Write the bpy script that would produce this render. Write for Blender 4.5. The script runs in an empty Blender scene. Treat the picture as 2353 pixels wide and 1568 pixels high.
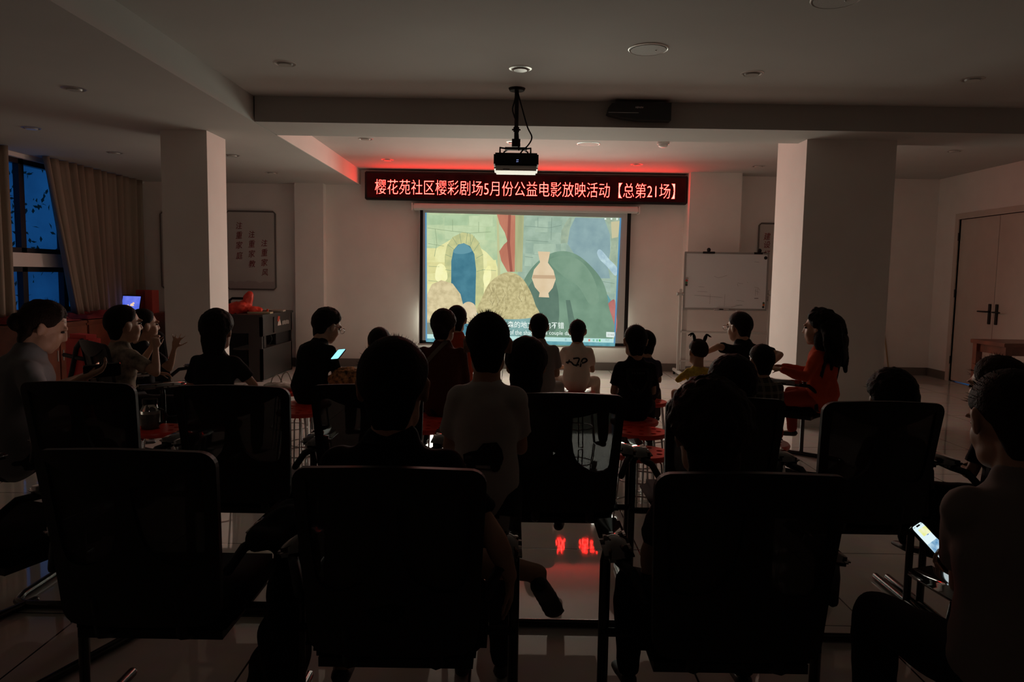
import bpy, bmesh, math, random
from mathutils import Vector, Matrix, Euler, noise
from mathutils.geometry import tessellate_polygon
random.seed(7)
SC = bpy.context.scene
COL = SC.collection
V = Vector
PI = math.pi

# ------------------------------------------------------------------ camera, world, lights, exposure
FPX, CX, CY, EYE = 1680.0, 1176.5, 784.0, 1.4      # focal length in pixels of the 2353 x 1568 frame
PITCH = math.atan(149 / FPX)
ROLL = 0.016
cam_d = bpy.data.cameras.new('camera')
cam_d.sensor_width = 36
cam_d.lens = 36 * FPX / 2353
cam_d.clip_start = 0.02
cam = bpy.data.objects.new('camera', cam_d)
COL.objects.link(cam)
cam.matrix_world = Matrix.Translation((0, 0, EYE)) @ Matrix.Rotation(PI / 2 - PITCH, 4, 'X') @ Matrix.Rotation(ROLL, 4, 'Z')
SC.camera = cam

world = bpy.data.worlds.new('dusk')
SC.world = world
world.use_nodes = True
wn, wl = world.node_tree.nodes, world.node_tree.links
bg = wn['Background']
tc = wn.new('ShaderNodeTexCoord')
nz = wn.new('ShaderNodeTexNoise'); nz.inputs['Scale'].default_value = 7.0; nz.inputs['Detail'].default_value = 6
cr = wn.new('ShaderNodeValToRGB')
cr.color_ramp.elements[0].position = .35; cr.color_ramp.elements[0].color = (.004, .03, .10, 1)
cr.color_ramp.elements[1].position = .72; cr.color_ramp.elements[1].color = (.015, .12, .33, 1)
wl.new(tc.outputs['Generated'], nz.inputs['Vector']); wl.new(nz.outputs['Fac'], cr.inputs['Fac'])
wl.new(cr.outputs['Color'], bg.inputs['Color'])
bg.inputs['Strength'].default_value = 1.0

def area_light(name, loc, rot, sx, sy, power, color, spread=PI):
    l = bpy.data.lights.new(name, 'AREA'); l.shape = 'RECTANGLE'; l.size = sx; l.size_y = sy
    l.energy = power; l.color = color
    l.spread = spread
    o = bpy.data.objects.new(name, l); COL.objects.link(o); o.location = loc; o.rotation_euler = rot
    return o
# added lamp carrying the light the projected picture throws back into the room
area_light('screen_fill_light', (.12, 10.72, 1.36), (-PI / 2 + math.radians(20), 0, 0), 2.9, 1.76, 86, (.97, .95, .80), math.radians(160))

SC.view_settings.view_transform = 'Standard'
SC.view_settings.look = 'None'
SC.view_settings.gamma = 1
SC.view_settings.use_curve_mapping = False
SC.view_settings.exposure = 0.0
SC.cycles.use_denoising = True
SC.cycles.diffuse_bounces = 6
SC.cycles.max_bounces = 10
SC.cycles.transparent_max_bounces = 16
SC.cycles.sample_clamp_indirect = 4.0

# ------------------------------------------------------------------ helpers
def ray(px, py):
    u, v = px - CX, py - CY
    c, s = math.cos(ROLL), math.sin(ROLL)
    u, v = c * u + s * v, -s * u + c * v
    d = V((u / FPX, 1, -v / FPX))
    c, s = math.cos(PITCH), math.sin(PITCH)
    return V((d.x, c * d.y + s * d.z, -s * d.y + c * d.z))
def aty(px, py, y):
    d = ray(px, py); return d * (y / d.y) + V((0, 0, EYE))
def atz(px, py, z):
    d = ray(px, py); return d * ((z - EYE) / d.z) + V((0, 0, EYE))
def atx(px, py, x):
    d = ray(px, py); return d * (x / d.x) + V((0, 0, EYE))

def srgb(r, g, b):
    f = lambda c: (c / 255 / 12.92) if c <= 10 else ((c / 255 + .055) / 1.055) ** 2.4
    return (f(r), f(g), f(b))

MATS = {}
def mat(name, col, rough=.6, metal=0, spec=.5, bump=0, bscale=40, var=0, emit=None, estr=1.0, coat=0):
    if name in MATS: return MATS[name]
    m = bpy.data.materials.new(name); m.use_nodes = True
    n, l = m.node_tree.nodes, m.node_tree.links
    b = n['Principled BSDF']
    b.inputs['Base Color'].default_value = (*col, 1)
    b.inputs['Roughness'].default_value = rough
    b.inputs['Metallic'].default_value = metal
    b.inputs['Specular IOR Level'].default_value = spec
    b.inputs['Coat Weight'].default_value = coat
    if var or bump:
        t = n.new('ShaderNodeTexCoord'); z = n.new('ShaderNodeTexNoise')
        z.inputs['Scale'].default_value = bscale; z.inputs['Detail'].default_value = 4
        l.new(t.outputs['Object'], z.inputs['Vector'])
        if var:
            r = n.new('ShaderNodeValToRGB')
            r.color_ramp.elements[0].color = (*[max(0, c * (1 - var)) for c in col], 1)
            r.color_ramp.elements[1].color = (*[min(1, c * (1 + var)) for c in col], 1)
            r.color_ramp.elements[0].position = .3; r.color_ramp.elements[1].position = .7
            l.new(z.outputs['Fac'], r.inputs['Fac']); l.new(r.outputs['Color'], b.inputs['Base Color'])
        if bump:
            u = n.new('ShaderNodeBump'); u.inputs['Strength'].default_value = bump; u.inputs['Distance'].default_value = .01
            l.new(z.outputs['Fac'], u.inputs['Height']); l.new(u.outputs['Normal'], b.inputs['Normal'])
    if emit:
        b.inputs['Emission Color'].default_value = (*emit, 1); b.inputs['Emission Strength'].default_value = estr
    MATS[name] = m
    return m
def emat(name, col, strength=1.0, col2=None, scale=6, stretch=(1, 1, 1), sample=False):
    """light given off by a lit display: plain or mottled between two colours"""
    if name in MATS: return MATS[name]
    m = bpy.data.materials.new(name); m.use_nodes = True
    n, l = m.node_tree.nodes, m.node_tree.links
    n.clear()
    o = n.new('ShaderNodeOutputMaterial'); e = n.new('ShaderNodeEmission')
    e.inputs['Color'].default_value = (*col, 1); e.inputs['Strength'].default_value = strength
    l.new(e.outputs[0], o.inputs[0])
    if col2:
        t = n.new('ShaderNodeTexCoord'); mp = n.new('ShaderNodeMapping'); z = n.new('ShaderNodeTexNoise')
        mp.inputs['Scale'].default_value = stretch
        z.inputs['Scale'].default_value = scale; z.inputs['Detail'].default_value = 5
        r = n.new('ShaderNodeValToRGB')
        r.color_ramp.elements[0].color = (*col, 1); r.color_ramp.elements[1].color = (*col2, 1)
        r.color_ramp.elements[0].position = .36; r.color_ramp.elements[1].position = .64
        l.new(t.outputs['Object'], mp.inputs[0]); l.new(mp.outputs[0], z.inputs['Vector'])
        l.new(z.outputs['Fac'], r.inputs['Fac']); l.new(r.outputs['Color'], e.inputs['Color'])
    m.cycles.emission_sampling = 'AUTO' if sample else 'NONE'
    MATS[name] = m
    return m

class MB:
    """collects simple solids, built as one mesh object"""
    def __init__(s): s.v = []; s.f = []
    def add(s, vs, fs):
        k = len(s.v); s.v += [V(v) for v in vs]; s.f += [tuple(i + k for i in f) for f in fs]
        return s
    def box(s, c, size, rot=None):
        x, y, z = [a / 2 for a in size]
        vs = [V((i * x, j * y, k * z)) for k in (-1, 1) for j in (-1, 1) for i in (-1, 1)]
        if rot is not None: vs = [rot @ v for v in vs]
        return s.add([v + V(c) for v in vs], [(0, 2, 3, 1), (4, 5, 7, 6), (0, 1, 5, 4), (2, 6, 7, 3), (0, 4, 6, 2), (1, 3, 7, 5)])
    def lim(s, x0, x1, y0, y1, z0, z1):
        return s.box(((x0 + x1) / 2, (y0 + y1) / 2, (z0 + z1) / 2), (x1 - x0, y1 - y0, z1 - z0))
    def loft(s, rings, side=None, n=14, ends=True):
        """rings: (centre, rx, ry); closed tube with rounded ends"""
        P = [V(r[0]) for r in rings]; R = [(r[1], r[2]) for r in rings]
        if ends:
            d0 = (P[0] - P[1]).normalized(); d1 = (P[-1] - P[-2]).normalized()
            e0 = min(R[0]); e1 = min(R[-1])
            P = [P[0] + d0 * e0 * .95, P[0] + d0 * e0 * .6] + P + [P[-1] + d1 * e1 * .6, P[-1] + d1 * e1 * .95]
            R = [(R[0][0] * .35, R[0][1] * .35), (R[0][0] * .8, R[0][1] * .8)] + R + [(R[-1][0] * .8, R[-1][1] * .8), (R[-1][0] * .35, R[-1][1] * .35)]
        k = len(s.v); m = len(P)
        prev = None
        for i in range(m):
            t = (P[min(i + 1, m - 1)] - P[max(i - 1, 0)])
            t = t.normalized() if t.length > 1e-9 else V((0, 0, 1))
            a = V(side) if side is not None else (prev if prev is not None else (V((1, 0, 0)) if abs(t.x) < .8 else V((0, 1, 0))))
            a = a - t * a.dot(t)
            a = a.normalized() if a.length > 1e-6 else t.orthogonal().normalized()
            if side is None: prev = a
            b = t.cross(a)
            for j in range(n):
                q = 2 * PI * j / n
                s.v.append(P[i] + a * (R[i][0] * math.cos(q)) + b * (R[i][1] * math.sin(q)))
        for i in range(m - 1):
            for j in range(n):
                s.f.append((k + i * n + j, k + i * n + (j + 1) % n, k + (i + 1) * n + (j + 1) % n, k + (i + 1) * n + j))
        s.f.append(tuple(k + j for j in range(n))[::-1]); s.f.append(tuple(k + (m - 1) * n + j for j in range(n)))
        return s
    def tube(s, pts, r, n=8, r2=None):
        m = len(pts) - 1
        return s.loft([(p, r if r2 is None else r + (r2 - r) * i / m, r if r2 is None else r + (r2 - r) * i / m) for i, p in enumerate(pts)], n=n)
    def cyl(s, a, b, r, r2=None, n=20):
        r2 = r if r2 is None else r2
        return s.loft([(a, r, r), (b, r2, r2)], n=n, ends=False)
    def ell(s, c, rad, rot=None, nu=18, nv=12):
        vs, fs = [], []
        for i in range(1, nv):
            th = PI * i / nv
            for j in range(nu):
                p = V((rad[0] * math.sin(th) * math.cos(2 * PI * j / nu), rad[1] * math.sin(th) * math.sin(2 * PI * j / nu), rad[2] * math.cos(th)))
                vs.append(p)
        vs += [V((0, 0, rad[2])), V((0, 0, -rad[2]))]
        T, B = len(vs) - 2, len(vs) - 1
        for i in range(nv - 2):
            for j in range(nu):
                a, b2 = i * nu + j, i * nu + (j + 1) % nu
                fs.append((a, a + nu, b2 + nu, b2))
        for j in range(nu):
            fs.append((T, j, (j + 1) % nu)); fs.append((B, (nv - 2) * nu + (j + 1) % nu, (nv - 2) * nu + j))
        if rot is not None: vs = [rot @ v for v in vs]
        return s.add([v + V(c) for v in vs], fs)
    def xform(s, M):
        s.v = [M @ v for v in s.v]; return s
    def mesh(s, name):
        me = bpy.data.meshes.new(name); me.from_pydata([tuple(v) for v in s.v], [], s.f); me.update()
        return me
    def build(s, name, m, parent=None, bevel=0, smooth=False, seg=2):
        me = s.mesh(name)
        if bevel:
            bm = bmesh.new(); bm.from_mesh(me)
            bmesh.ops.bevel(bm, geom=bm.edges[:], offset=bevel, segments=seg, affect='EDGES', clamp_overlap=True)
            bm.to_mesh(me); bm.free()
        return link(name, me, m, parent, smooth)
def link(name, me, m, parent=None, smooth=False):
    if smooth:
        for p in me.polygons: p.use_smooth = True
    me.materials.clear(); me.materials.append(m)
    o = bpy.data.objects.new(name, me); COL.objects.link(o)
    if parent is not None: o.parent = parent
    return o
def tag(o, label, cat, group=None, kind=None):
    o['label'] = label; o['category'] = cat
    if group: o['group'] = group
    if kind: o['kind'] = kind
    return o
def thing(name, label, cat, loc=(0, 0, 0), rz=0, group=None):
    o = bpy.data.objects.new(name, None); COL.objects.link(o); o.empty_display_size = .1
    o.location = loc; o.rotation_euler = (0, 0, rz)
    return tag(o, label, cat, group)
def struct(o, label):
    o['kind'] = 'structure'; o['label'] = label; o['category'] = 'building part'
    return o
KIDS = {}
def copy_tree(o, parent=None):
    c = o.copy(); COL.objects.link(c)
    if parent is not None: c.parent = parent
    for ch in list(o.children): copy_tree(ch, c)
    return c

def evaluated(me, mods):
    o = bpy.data.objects.new('tmp', me); COL.objects.link(o)
    for kind, props in mods:
        md = o.modifiers.new('m', kind)
        for k, v in props.items(): setattr(md, k, v)
    dg = bpy.context.evaluated_depsgraph_get(); dg.update()
    r = bpy.data.meshes.new_from_object(o.evaluated_get(dg))
    bpy.data.objects.remove(o); bpy.data.meshes.remove(me)
    return r
def melt(mb, name, m, parent, voxel=.012, smooth=4, wr=0, wscale=14, seed=0, fac=.5):
    """fuse the solids into one continuous skin"""
    me = evaluated(mb.mesh(name), [('REMESH', dict(mode='VOXEL', voxel_size=voxel)), ('SMOOTH', dict(factor=fac, iterations=smooth))])
    me.name = name
    if wr:
        off = V((seed * 3.1, seed * 1.7, seed * .9))
        ns = [v.normal.copy() for v in me.vertices]
        for v, nn in zip(me.vertices, ns):
            q = v.co * wscale
            w = noise.noise(V((q.x, q.y, q.z * .55)) + off) + .5 * noise.noise(q * 2.3 + off)
            v.co += nn * (wr * w)
    return link(name, me, m, parent, True)

def glyphs(name, body, m, origin, xdir, ydir, width=None, height=None, thin=0, parent=None, align='LEFT', depth=0, shear=0):
    """flat lettering standing at origin (lower left), stretched to width x height"""
    cu = bpy.data.curves.new('tmp', 'FONT'); cu.body = body; cu.size = 1; cu.offset = thin; cu.extrude = depth; cu.shear = shear
    cu.resolution_u = 3
    o = bpy.data.objects.new('tmp', cu); COL.objects.link(o)
    dg = bpy.context.evaluated_depsgraph_get(); dg.update()
    me = bpy.data.meshes.new_from_object(o.evaluated_get(dg))
    bpy.data.objects.remove(o); bpy.data.curves.remove(cu)
    xs = [v.co.x for v in me.vertices]; ys = [v.co.y for v in me.vertices]
    x0, x1, y0, y1 = min(xs), max(xs), min(ys), max(ys)
    sy = (height / (y1 - y0)) if height else None
    sx = (width / (x1 - x0)) if width else sy
    sy = sy or sx
    xd, yd = V(xdir).normalized(), V(ydir).normalized(); zd = xd.cross(yd)
    for v in me.vertices:
        v.co = V(origin) + xd * ((v.co.x - x0) * sx) + yd * ((v.co.y - y0) * sy) + zd * v.co.z
    me.name = name
    return link(name, me, m, parent)
def spline(pts, n=8, closed=True):
    """smooth curve through 2-D/3-D points"""
    P = [V(p) for p in pts]; out = []; N = len(P)
    for i in range(N if closed else N - 1):
        g = lambda k: P[k % N] if closed else P[max(0, min(N - 1, k))]
        a, b, c, d = g(i - 1), g(i), g(i + 1), g(i + 2)
        for j in range(n):
            t = j / n
            out.append(.5 * ((2 * b) + (c - a) * t + (2 * a - 5 * b + 4 * c - d) * t * t + (3 * b - a - 3 * c + d) * t ** 3))
    if not closed: out.append(P[-1])
    return out
def plate(loops, thick, maxlen=.06, bend=None):
    """a 2-D outline with holes, made solid and bent; returns mesh"""
    loops = [[V((p[0], p[1], 0)) for p in L] for L in loops]
    tris = tessellate_polygon(loops)
    pts = [p for L in loops for p in L]
    bm = bmesh.new(); vs = [bm.verts.new(p) for p in pts]
    for t in tris:
        try: bm.faces.new([vs[i] for i in t])
        except ValueError: pass
    for _ in range(4):
        e = [e for e in bm.edges if e.calc_length() > maxlen]
        if not e: break
        bmesh.ops.subdivide_edges(bm, edges=e, cuts=1); bmesh.ops.triangulate(bm, faces=bm.faces[:])
    bmesh.ops.recalc_face_normals(bm, faces=bm.faces[:])
    r = bmesh.ops.extrude_face_region(bm, geom=bm.faces[:])
    for g in r['geom']:
        if isinstance(g, bmesh.types.BMVert): g.co.z += thick
    bmesh.ops.recalc_face_normals(bm, faces=bm.faces[:])
    if bend:
        for v in bm.verts: v.co = bend(v.co)
        bmesh.ops.recalc_face_normals(bm, faces=bm.faces[:])
    me = bpy.data.meshes.new('plate'); bm.to_mesh(me); bm.free()
    return me
def circle(cx, cy, r, n=20): return [(cx + r * math.cos(2 * PI * i / n), cy + r * math.sin(2 * PI * i / n)) for i in range(n)]

# ------------------------------------------------------------------ materials
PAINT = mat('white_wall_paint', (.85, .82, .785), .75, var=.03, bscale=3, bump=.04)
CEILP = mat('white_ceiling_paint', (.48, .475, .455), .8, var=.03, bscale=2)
SKIRT = mat('grey_skirting', (.16, .135, .12), .35)
DOORP = mat('cream_door', (.62, .55, .49), .45, var=.03, bscale=5)
BLACK = mat('black_plastic', (.010, .010, .012), .55, spec=.3)
BLACKG = mat('black_gloss', (.008, .008, .009), .16)
TUBE = mat('dark_steel_tube', (.05, .047, .045), .22, metal=.9)
CHROME = mat('bright_steel', (.5, .5, .5), .2, metal=1)
ARMPAD = mat('polished_armrest', (.045, .035, .033), .10, spec=1.0, coat=1.0)
SEATF = mat('black_seat_fabric', (.009, .009, .010), .9, spec=.15, bump=.2, bscale=160)
WHITEP = mat('white_plastic', (.72, .72, .70), .4)
GREYM = mat('aluminium', (.42, .41, .39), .35, metal=.7)
REDP = mat('red_stool_plastic', (.62, .035, .012), .35, var=.1, bscale=20)
WOOD = mat('red_brown_wood', (.16, .045, .022), .35, var=.35, bscale=5)
TAG = {}

def floor_mat():
    m = bpy.data.materials.new('polished_floor_tiles'); m.use_nodes = True
    n, l = m.node_tree.nodes, m.node_tree.links; b = n['Principled BSDF']
    t = n.new('ShaderNodeTexCoord'); mp = n.new('ShaderNodeMapping'); mp.inputs['Location'].default_value = (.13, .33, 0)
    br = n.new('ShaderNodeTexBrick'); br.offset = 0; br.squash = 1
    br.inputs['Scale'].default_value = 1; br.inputs['Brick Width'].default_value = .8; br.inputs['Row Height'].default_value = .8
    br.inputs['Mortar Size'].default_value = .004; br.inputs['Mortar Smooth'].default_value = .1
    br.inputs['Color1'].default_value = (.68, .645, .60, 1); br.inputs['Color2'].default_value = (.72, .685, .635, 1); br.inputs['Mortar'].default_value = (.06, .05, .045, 1)
    nzz = n.new('ShaderNodeTexNoise'); nzz.inputs['Scale'].default_value = 9; nzz.inputs['Detail'].default_value = 6
    mx = n.new('ShaderNodeMix'); mx.data_type = 'RGBA'; mx.blend_type = 'MULTIPLY'; mx.inputs['Factor'].default_value = .25
    l.new(t.outputs['Object'], mp.inputs[0]); l.new(mp.outputs[0], br.inputs['Vector']); l.new(t.outputs['Object'], nzz.inputs['Vector'])
    l.new(br.outputs['Color'], mx.inputs[6]); l.new(nzz.outputs['Color'], mx.inputs[7]); l.new(mx.outputs[2], b.inputs['Base Color'])
    b.inputs['Roughness'].default_value = .035; b.inputs['Specular IOR Level'].default_value = .7
    bp = n.new('ShaderNodeBump'); bp.inputs['Strength'].default_value = .15; bp.inputs['Distance'].default_value = .002
    inv = n.new('ShaderNodeMath'); inv.operation = 'SUBTRACT'; inv.inputs[0].default_value = 1
    l.new(br.outputs['Fac'], inv.inputs[1]); l.new(inv.outputs[0], bp.inputs['Height']); l.new(bp.outputs[0], b.inputs['Normal'])
    return m

# ------------------------------------------------------------------ the room
ZC, ZL = 2.93, 2.71            # main ceiling, lowered ceiling on the left (also the underside of the beams)
XL, XR, YB, YN = -5.65, 6.30, 11.0, -8.0
BX = -2.29                     # edge of the lowered ceiling
BY0, BY1 = 6.53, 7.15          # beam across the room
struct(MB().lim(XL - .2, XR + .2, YN - .2, YB + .5, -.12, 0).build('floor', floor_mat()), 'polished square tile floor of the dark hall')
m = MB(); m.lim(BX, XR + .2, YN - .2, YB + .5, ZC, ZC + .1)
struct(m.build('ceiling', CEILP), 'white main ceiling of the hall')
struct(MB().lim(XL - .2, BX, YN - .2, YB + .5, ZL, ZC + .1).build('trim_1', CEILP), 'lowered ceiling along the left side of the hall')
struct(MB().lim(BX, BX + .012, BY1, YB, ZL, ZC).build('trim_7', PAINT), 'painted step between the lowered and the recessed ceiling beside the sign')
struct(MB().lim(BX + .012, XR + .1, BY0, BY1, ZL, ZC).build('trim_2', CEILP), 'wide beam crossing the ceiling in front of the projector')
PLx0, PLx1 = aty(371, 420, 6.97).x, aty(477, 420, 6.97).x
struct(MB().lim(PLx0, PLx1, 6.97, 7.42, 0, ZL).build('trim_3', PAINT), 'square white pillar on the left')
PRx0, PRx1 = aty(1850, 420, 6.93).x, aty(2056, 420, 6.93).x
struct(MB().lim(PRx0, PRx1, 6.93, 7.69, 0, ZC).build('trim_4', PAINT), 'square white pillar on the right')
struct(MB().lim(XL - .2, XR + .2, YB, YB + .2, 0, ZC).build('wall_back', PAINT), 'white wall behind the projection screen')
cl0, cl1 = aty(677, 500, 10.85).x, aty(743, 500, 10.85).x
struct(MB().lim(cl0, cl1, 10.85, YB, 0, ZL).build('trim_5', PAINT), 'narrow column on the back wall left of the screen')
cr0, cr1 = aty(1584, 480, 10.68).x, aty(1703, 480, 10.68).x
struct(MB().lim(cr0, cr1, 10.68, YB, 0, ZC).build('trim_6', PAINT), 'wide column on the back wall behind the whiteboard')
struct(MB().lim(XL - .2, XR + .2, YN - .2, YN, 0, ZC).build('wall_near', mat('low_bounce_wall', (.10, .08, .065), .6)), 'wall behind the camera')  # unseen wall, coloured dark so that less light bounces back
# right wall around the double door
dy0, dy1, dz1 = 7.9, atx(2205, 516, XR).y, 2.3
m = MB(); m.lim(XR, XR + .2, dy1, YB + .2, 0, ZC); m.lim(XR, XR + .2, YN, dy0, 0, ZC); m.lim(XR, XR + .2, dy0, dy1, dz1, ZC)
struct(m.build('wall_right', PAINT), 'white wall with the double door')
# left wall around the window
wy0, wy1, wz0, wz1 = 7.2, 10.5, .86, 2.66
m = MB(); m.lim(XL - .2, XL, YN, wy0, 0, ZL); m.lim(XL - .2, XL, wy1, YB + .2, 0, ZL)
m.lim(XL - .2, XL, wy0, wy1, 0, wz0); m.lim(XL - .2, XL, wy0, wy1, wz1, ZL); m.lim(XL - .2, XL, wy0, wy1, 1.42, 1.58)
struct(m.build('wall_left', PAINT), 'white wall with the curtained window')
# skirtings
def skirt(name, pts, label):
    m = MB()
    for x0, x1, y0, y1 in pts: m.lim(x0, x1, y0, y1, 0, .12)
    struct(m.build(name, SKIRT), label)
skirt('baseboard_back', [(cl1, cr0, YB - .015, YB), (XL, cl0, YB - .015, YB), (cr1, XR, YB - .015, YB), (cl0, cl1, 10.835, 10.85), (cr0 - .015, cr1 + .015, 10.665, 10.68), (cr0 - .015, cr0, 10.68, YB)], 'grey skirting under the screen wall')
skirt('baseboard_right', [(XR - .015, XR, dy1 + .08, YB - .015), (XR - .015, XR, YN, dy0 - .08)], 'grey skirting on the right wall')
skirt('baseboard_left', [(XL, XL + .015, YN, YB - .015)], 'grey skirting under the window')

# double door
dr = thing('door_1', 'cream double door with black handles', 'door', (XR, (dy0 + dy1) / 2, 0)); dr['kind'] = 'structure'
my = aty(2290, 520, 1).x; ymid = atx(2291, 560, XR).y
for nm, a, b in (('door_leaf', ymid + .003, dy1 - .004), ('door_leaf', dy0 + .004, ymid - .003)):
    o = MB().lim(0.02, .065, a - dr.location.y, b - dr.location.y, .012, dz1 - .006).build(nm, DOORP, dr, bevel=.003)
    k = 1 if b > ymid + .01 else -1
    hy = ymid + k * .07 - dr.location.y
    MB().box((0.012, hy, 1.0), (.016, .05, .27)).build('handle_plate', BLACKG, o, bevel=.004)
    h = MB(); h.tube([(.01, hy, 1.03), (-.045, hy, 1.03), (-.05, hy + k * .02, 1.03), (-.05, hy + k * .15, 1.03)], .011)
    h.build('handle', BLACKG, o, smooth=True)
fr = MB(); fy = dr.location.y
fr.lim(-.015, .09, dy0 - .08 - fy, dy0 - fy, 0, dz1 + .08); fr.lim(-.015, .09, dy1 - fy, dy1 + .08 - fy, 0, dz1 + .08); fr.lim(-.015, .09, dy0 - fy, dy1 - fy, dz1, dz1 + .08)
fr.build('door_frame', DOORP, dr)
hg = MB()
for z in (.25, 1.2, 2.0): hg.cyl((-.002, dy1 - .004 - fy, z), (-.002, dy1 - .004 - fy, z + .11), .012)
hg.build('hinge', BLACK, dr)

# window: two rows of panes in dark frames, spandrel between
GLASS = bpy.data.materials.new('window_glass'); GLASS.use_nodes = True
_n, _l = GLASS.node_tree.nodes, GLASS.node_tree.links; _n.clear()
_o = _n.new('ShaderNodeOutputMaterial'); _t = _n.new('ShaderNodeBsdfTransparent'); _g = _n.new('ShaderNodeBsdfGlossy'); _g.inputs['Roughness'].default_value = .03
_t.inputs['Color'].default_value = (.8, .88, .95, 1)
_x = _n.new('ShaderNodeMixShader'); _x.inputs[0].default_value = .07
_l.new(_t.outputs[0], _x.inputs[1]); _l.new(_g.outputs[0], _x.inputs[2]); _l.new(_x.outputs[0], _o.inputs[0])
FRAME = mat('black_window_frame', (.012, .012, .016), .4)
wn_ = thing('window_1', 'tall dark framed window at dusk behind the curtains', 'window', (XL, 8.8, 0)); wn_['kind'] = 'structure'
mull = [wy0, atx(62, 480, XL).y, 9.35, wy1]
for a, b in ((wz0, 1.42), (1.58, wz1)):
    f = MB()
    for y in mull: f.lim(-.12, -.05, max(wy0, y - .045) - 8.8, min(wy1, y + .045) - 8.8, a, b)
    f.lim(-.12, -.05, wy0 - 8.8, wy1 - 8.8, a, a + .06); f.lim(-.12, -.05, wy0 - 8.8, wy1 - 8.8, b - .06, b)
    fo = f.build('window_frame', FRAME, wn_)
    for i in range(3): MB().lim(-.09, -.084, mull[i] + .03 - 8.8, mull[i + 1] - .03 - 8.8, a + .05, b - .05).build('pane', GLASS, fo)
# a tree outside
LEAF = mat('dusk_leaves', (.03, .09, .05), .6)
tr = thing('tree', 'leafy tree standing outside the window', 'tree', (-9.4, 11.5, 0))
tm = MB(); tm.tube([(0, 0, -1), (.1, .1, 1.2), (0, .2, 2.6)], .12, r2=.05); tm.build('trunk', mat('bark', (.03, .025, .02), .9), tr, smooth=True)
tm = MB()
for i in range(1500):
    c = V((random.gauss(0, .8), random.gauss(0, 1.1), 2.3 + random.gauss(0, .75)))
    R = Euler((random.random() * 6, random.random() * 6, random.random() * 6)).to_matrix()
    a, b = .055, .025
    tm.add([c + R @ V(p) for p in ((-a, 0, 0), (0, -b, .01), (a, 0, 0), (0, b, .01))], [(0, 1, 2, 3)])
tm.build('foliage', LEAF, tr)

# ------------------------------------------------------------------ curtains
CURT = mat('taupe_curtain', (.30, .255, .205), .9, spec=.1, bump=.15, bscale=90)
def curtain(y0, y1, z0, z1, folds, label, lean=0):
    """pleated cloth hanging along the left wall; lean pulls its near edge aside towards the hem"""
    nx, nzv = folds * 10, 18
    vs, fs = [], []
    for k in range(nzv + 1):
        t = k / nzv; z = z1 + (z0 - z1) * t
        for i in range(nx + 1):
            s = i / nx
            y = y0 + (y1 - y0) * s + lean * t * (1 - s) ** 2
            w = .052 * math.sin(2 * PI * folds * s + .6 * math.sin(5 * s + 2 * t)) + .018 * math.sin(2 * PI * folds * 2.3 * s + t)
            vs.append((XL + .16 + w + .05 * t * (1 - s) ** 3, y, z))
    for k in range(nzv):
        for i in range(nx): fs.append((k * (nx + 1) + i, k * (nx + 1) + i + 1, (k + 1) * (nx + 1) + i + 1, (k + 1) * (nx + 1) + i))
    me = bpy.data.meshes.new('curtain'); me.from_pydata(vs, [], fs); me.update()
    me = evaluated(me, [('SOLIDIFY', dict(thickness=.006))])
    return tag(link('curtain', me, CURT, None, True), label, 'curtain', 'window curtains')
ca = atx(97, 370, XL + .16).y
curtain(ca, 10.92, .84, ZL - .005, 13, 'wide taupe curtain drawn to the far side of the window', lean=.42)
curtain(7.1, atx(26, 500, XL + .16).y, .84, ZL - .005, 6, 'taupe curtain cut off by the left edge of the photo')

# ------------------------------------------------------------------ ceiling fittings
LENS = mat('frosted_lamp_glass', (.45, .45, .42), .3)
SILVER = mat('silver_trim_ring', (.55, .55, .53), .3, metal=.6)
proto = thing('downlight', 'x', 'ceiling light')
def ring(mb, r0, r1, z0, z1, n=28):
    prof = [(r0, z0), (r0, z1), ((r0 + r1) / 2, z0 - .006), (r1, z0)]
    vs = [(r * math.cos(2 * PI * j / n), r * math.sin(2 * PI * j / n), z) for r, z in prof for j in range(n)]
    fs = [(i * n + j, i * n + (j + 1) % n, (i + 1) * n + (j + 1) % n, (i + 1) * n + j) for i in range(3) for j in range(n)]
    return mb.add(vs, fs)
ring(MB(), .055, .085, -.001, .03).build('trim_ring', SILVER, proto, smooth=True)
MB().cyl((0, 0, -.002), (0, 0, -.014), .056, .05, n=28).build('lens', LENS, proto, smooth=False)
DL = [((655, 146), ZC, 'round downlight in the ceiling up and left of the projector'),
      ((1196, 158), ZC, 'round downlight directly above the projector pole, catching its light'),
      ((1728, 169), ZC, 'round downlight in front of the beam, above the black wall box'),
      ((2235, 182), ZC, 'faint round downlight in the shadow at the far right of the ceiling'),
      ((840, 319), ZC, 'downlight just behind the beam near the left corner of the recessed ceiling'),
      ((890, 367), ZC, 'reddish downlight above the left end of the lettered red sign'),
      ((1180, 327), ZC, 'downlight partly hidden behind the projector pole'),
      ((1463, 378), ZC, 'downlight glowing red above the right end of the lettered sign'),
      ((1743, 382), ZC, 'small downlight above the whiteboard next to the right pillar'),
      ((2193, 347), ZC, 'downlight above the double door at the right'),
      ((170, 204), ZL, 'large looking downlight in the lowered ceiling nearest the camera on the left'),
      ((72, 294), ZL, 'downlight in the lowered ceiling over the left window pane'),
      ((264, 351), ZL, 'downlight in the lowered ceiling in front of the wide curtain'),
      ((533, 357), ZL, 'downlight just right of the left pillar in the lowered ceiling'),
      ((625, 397), ZL, 'far downlight in the lowered ceiling above the calligraphy board')]
for i, (p, z, lab) in enumerate(DL):
    o = proto if i == 0 else copy_tree(proto)
    o.location = atz(*p, z); o['label'] = lab; o['group'] = 'recessed downlights'
sp = thing('ceiling_speaker', 'x', 'speaker')
ring(MB(), .118, .135, -.001, .03, 40).build('rim', SILVER, sp, smooth=True)
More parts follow.
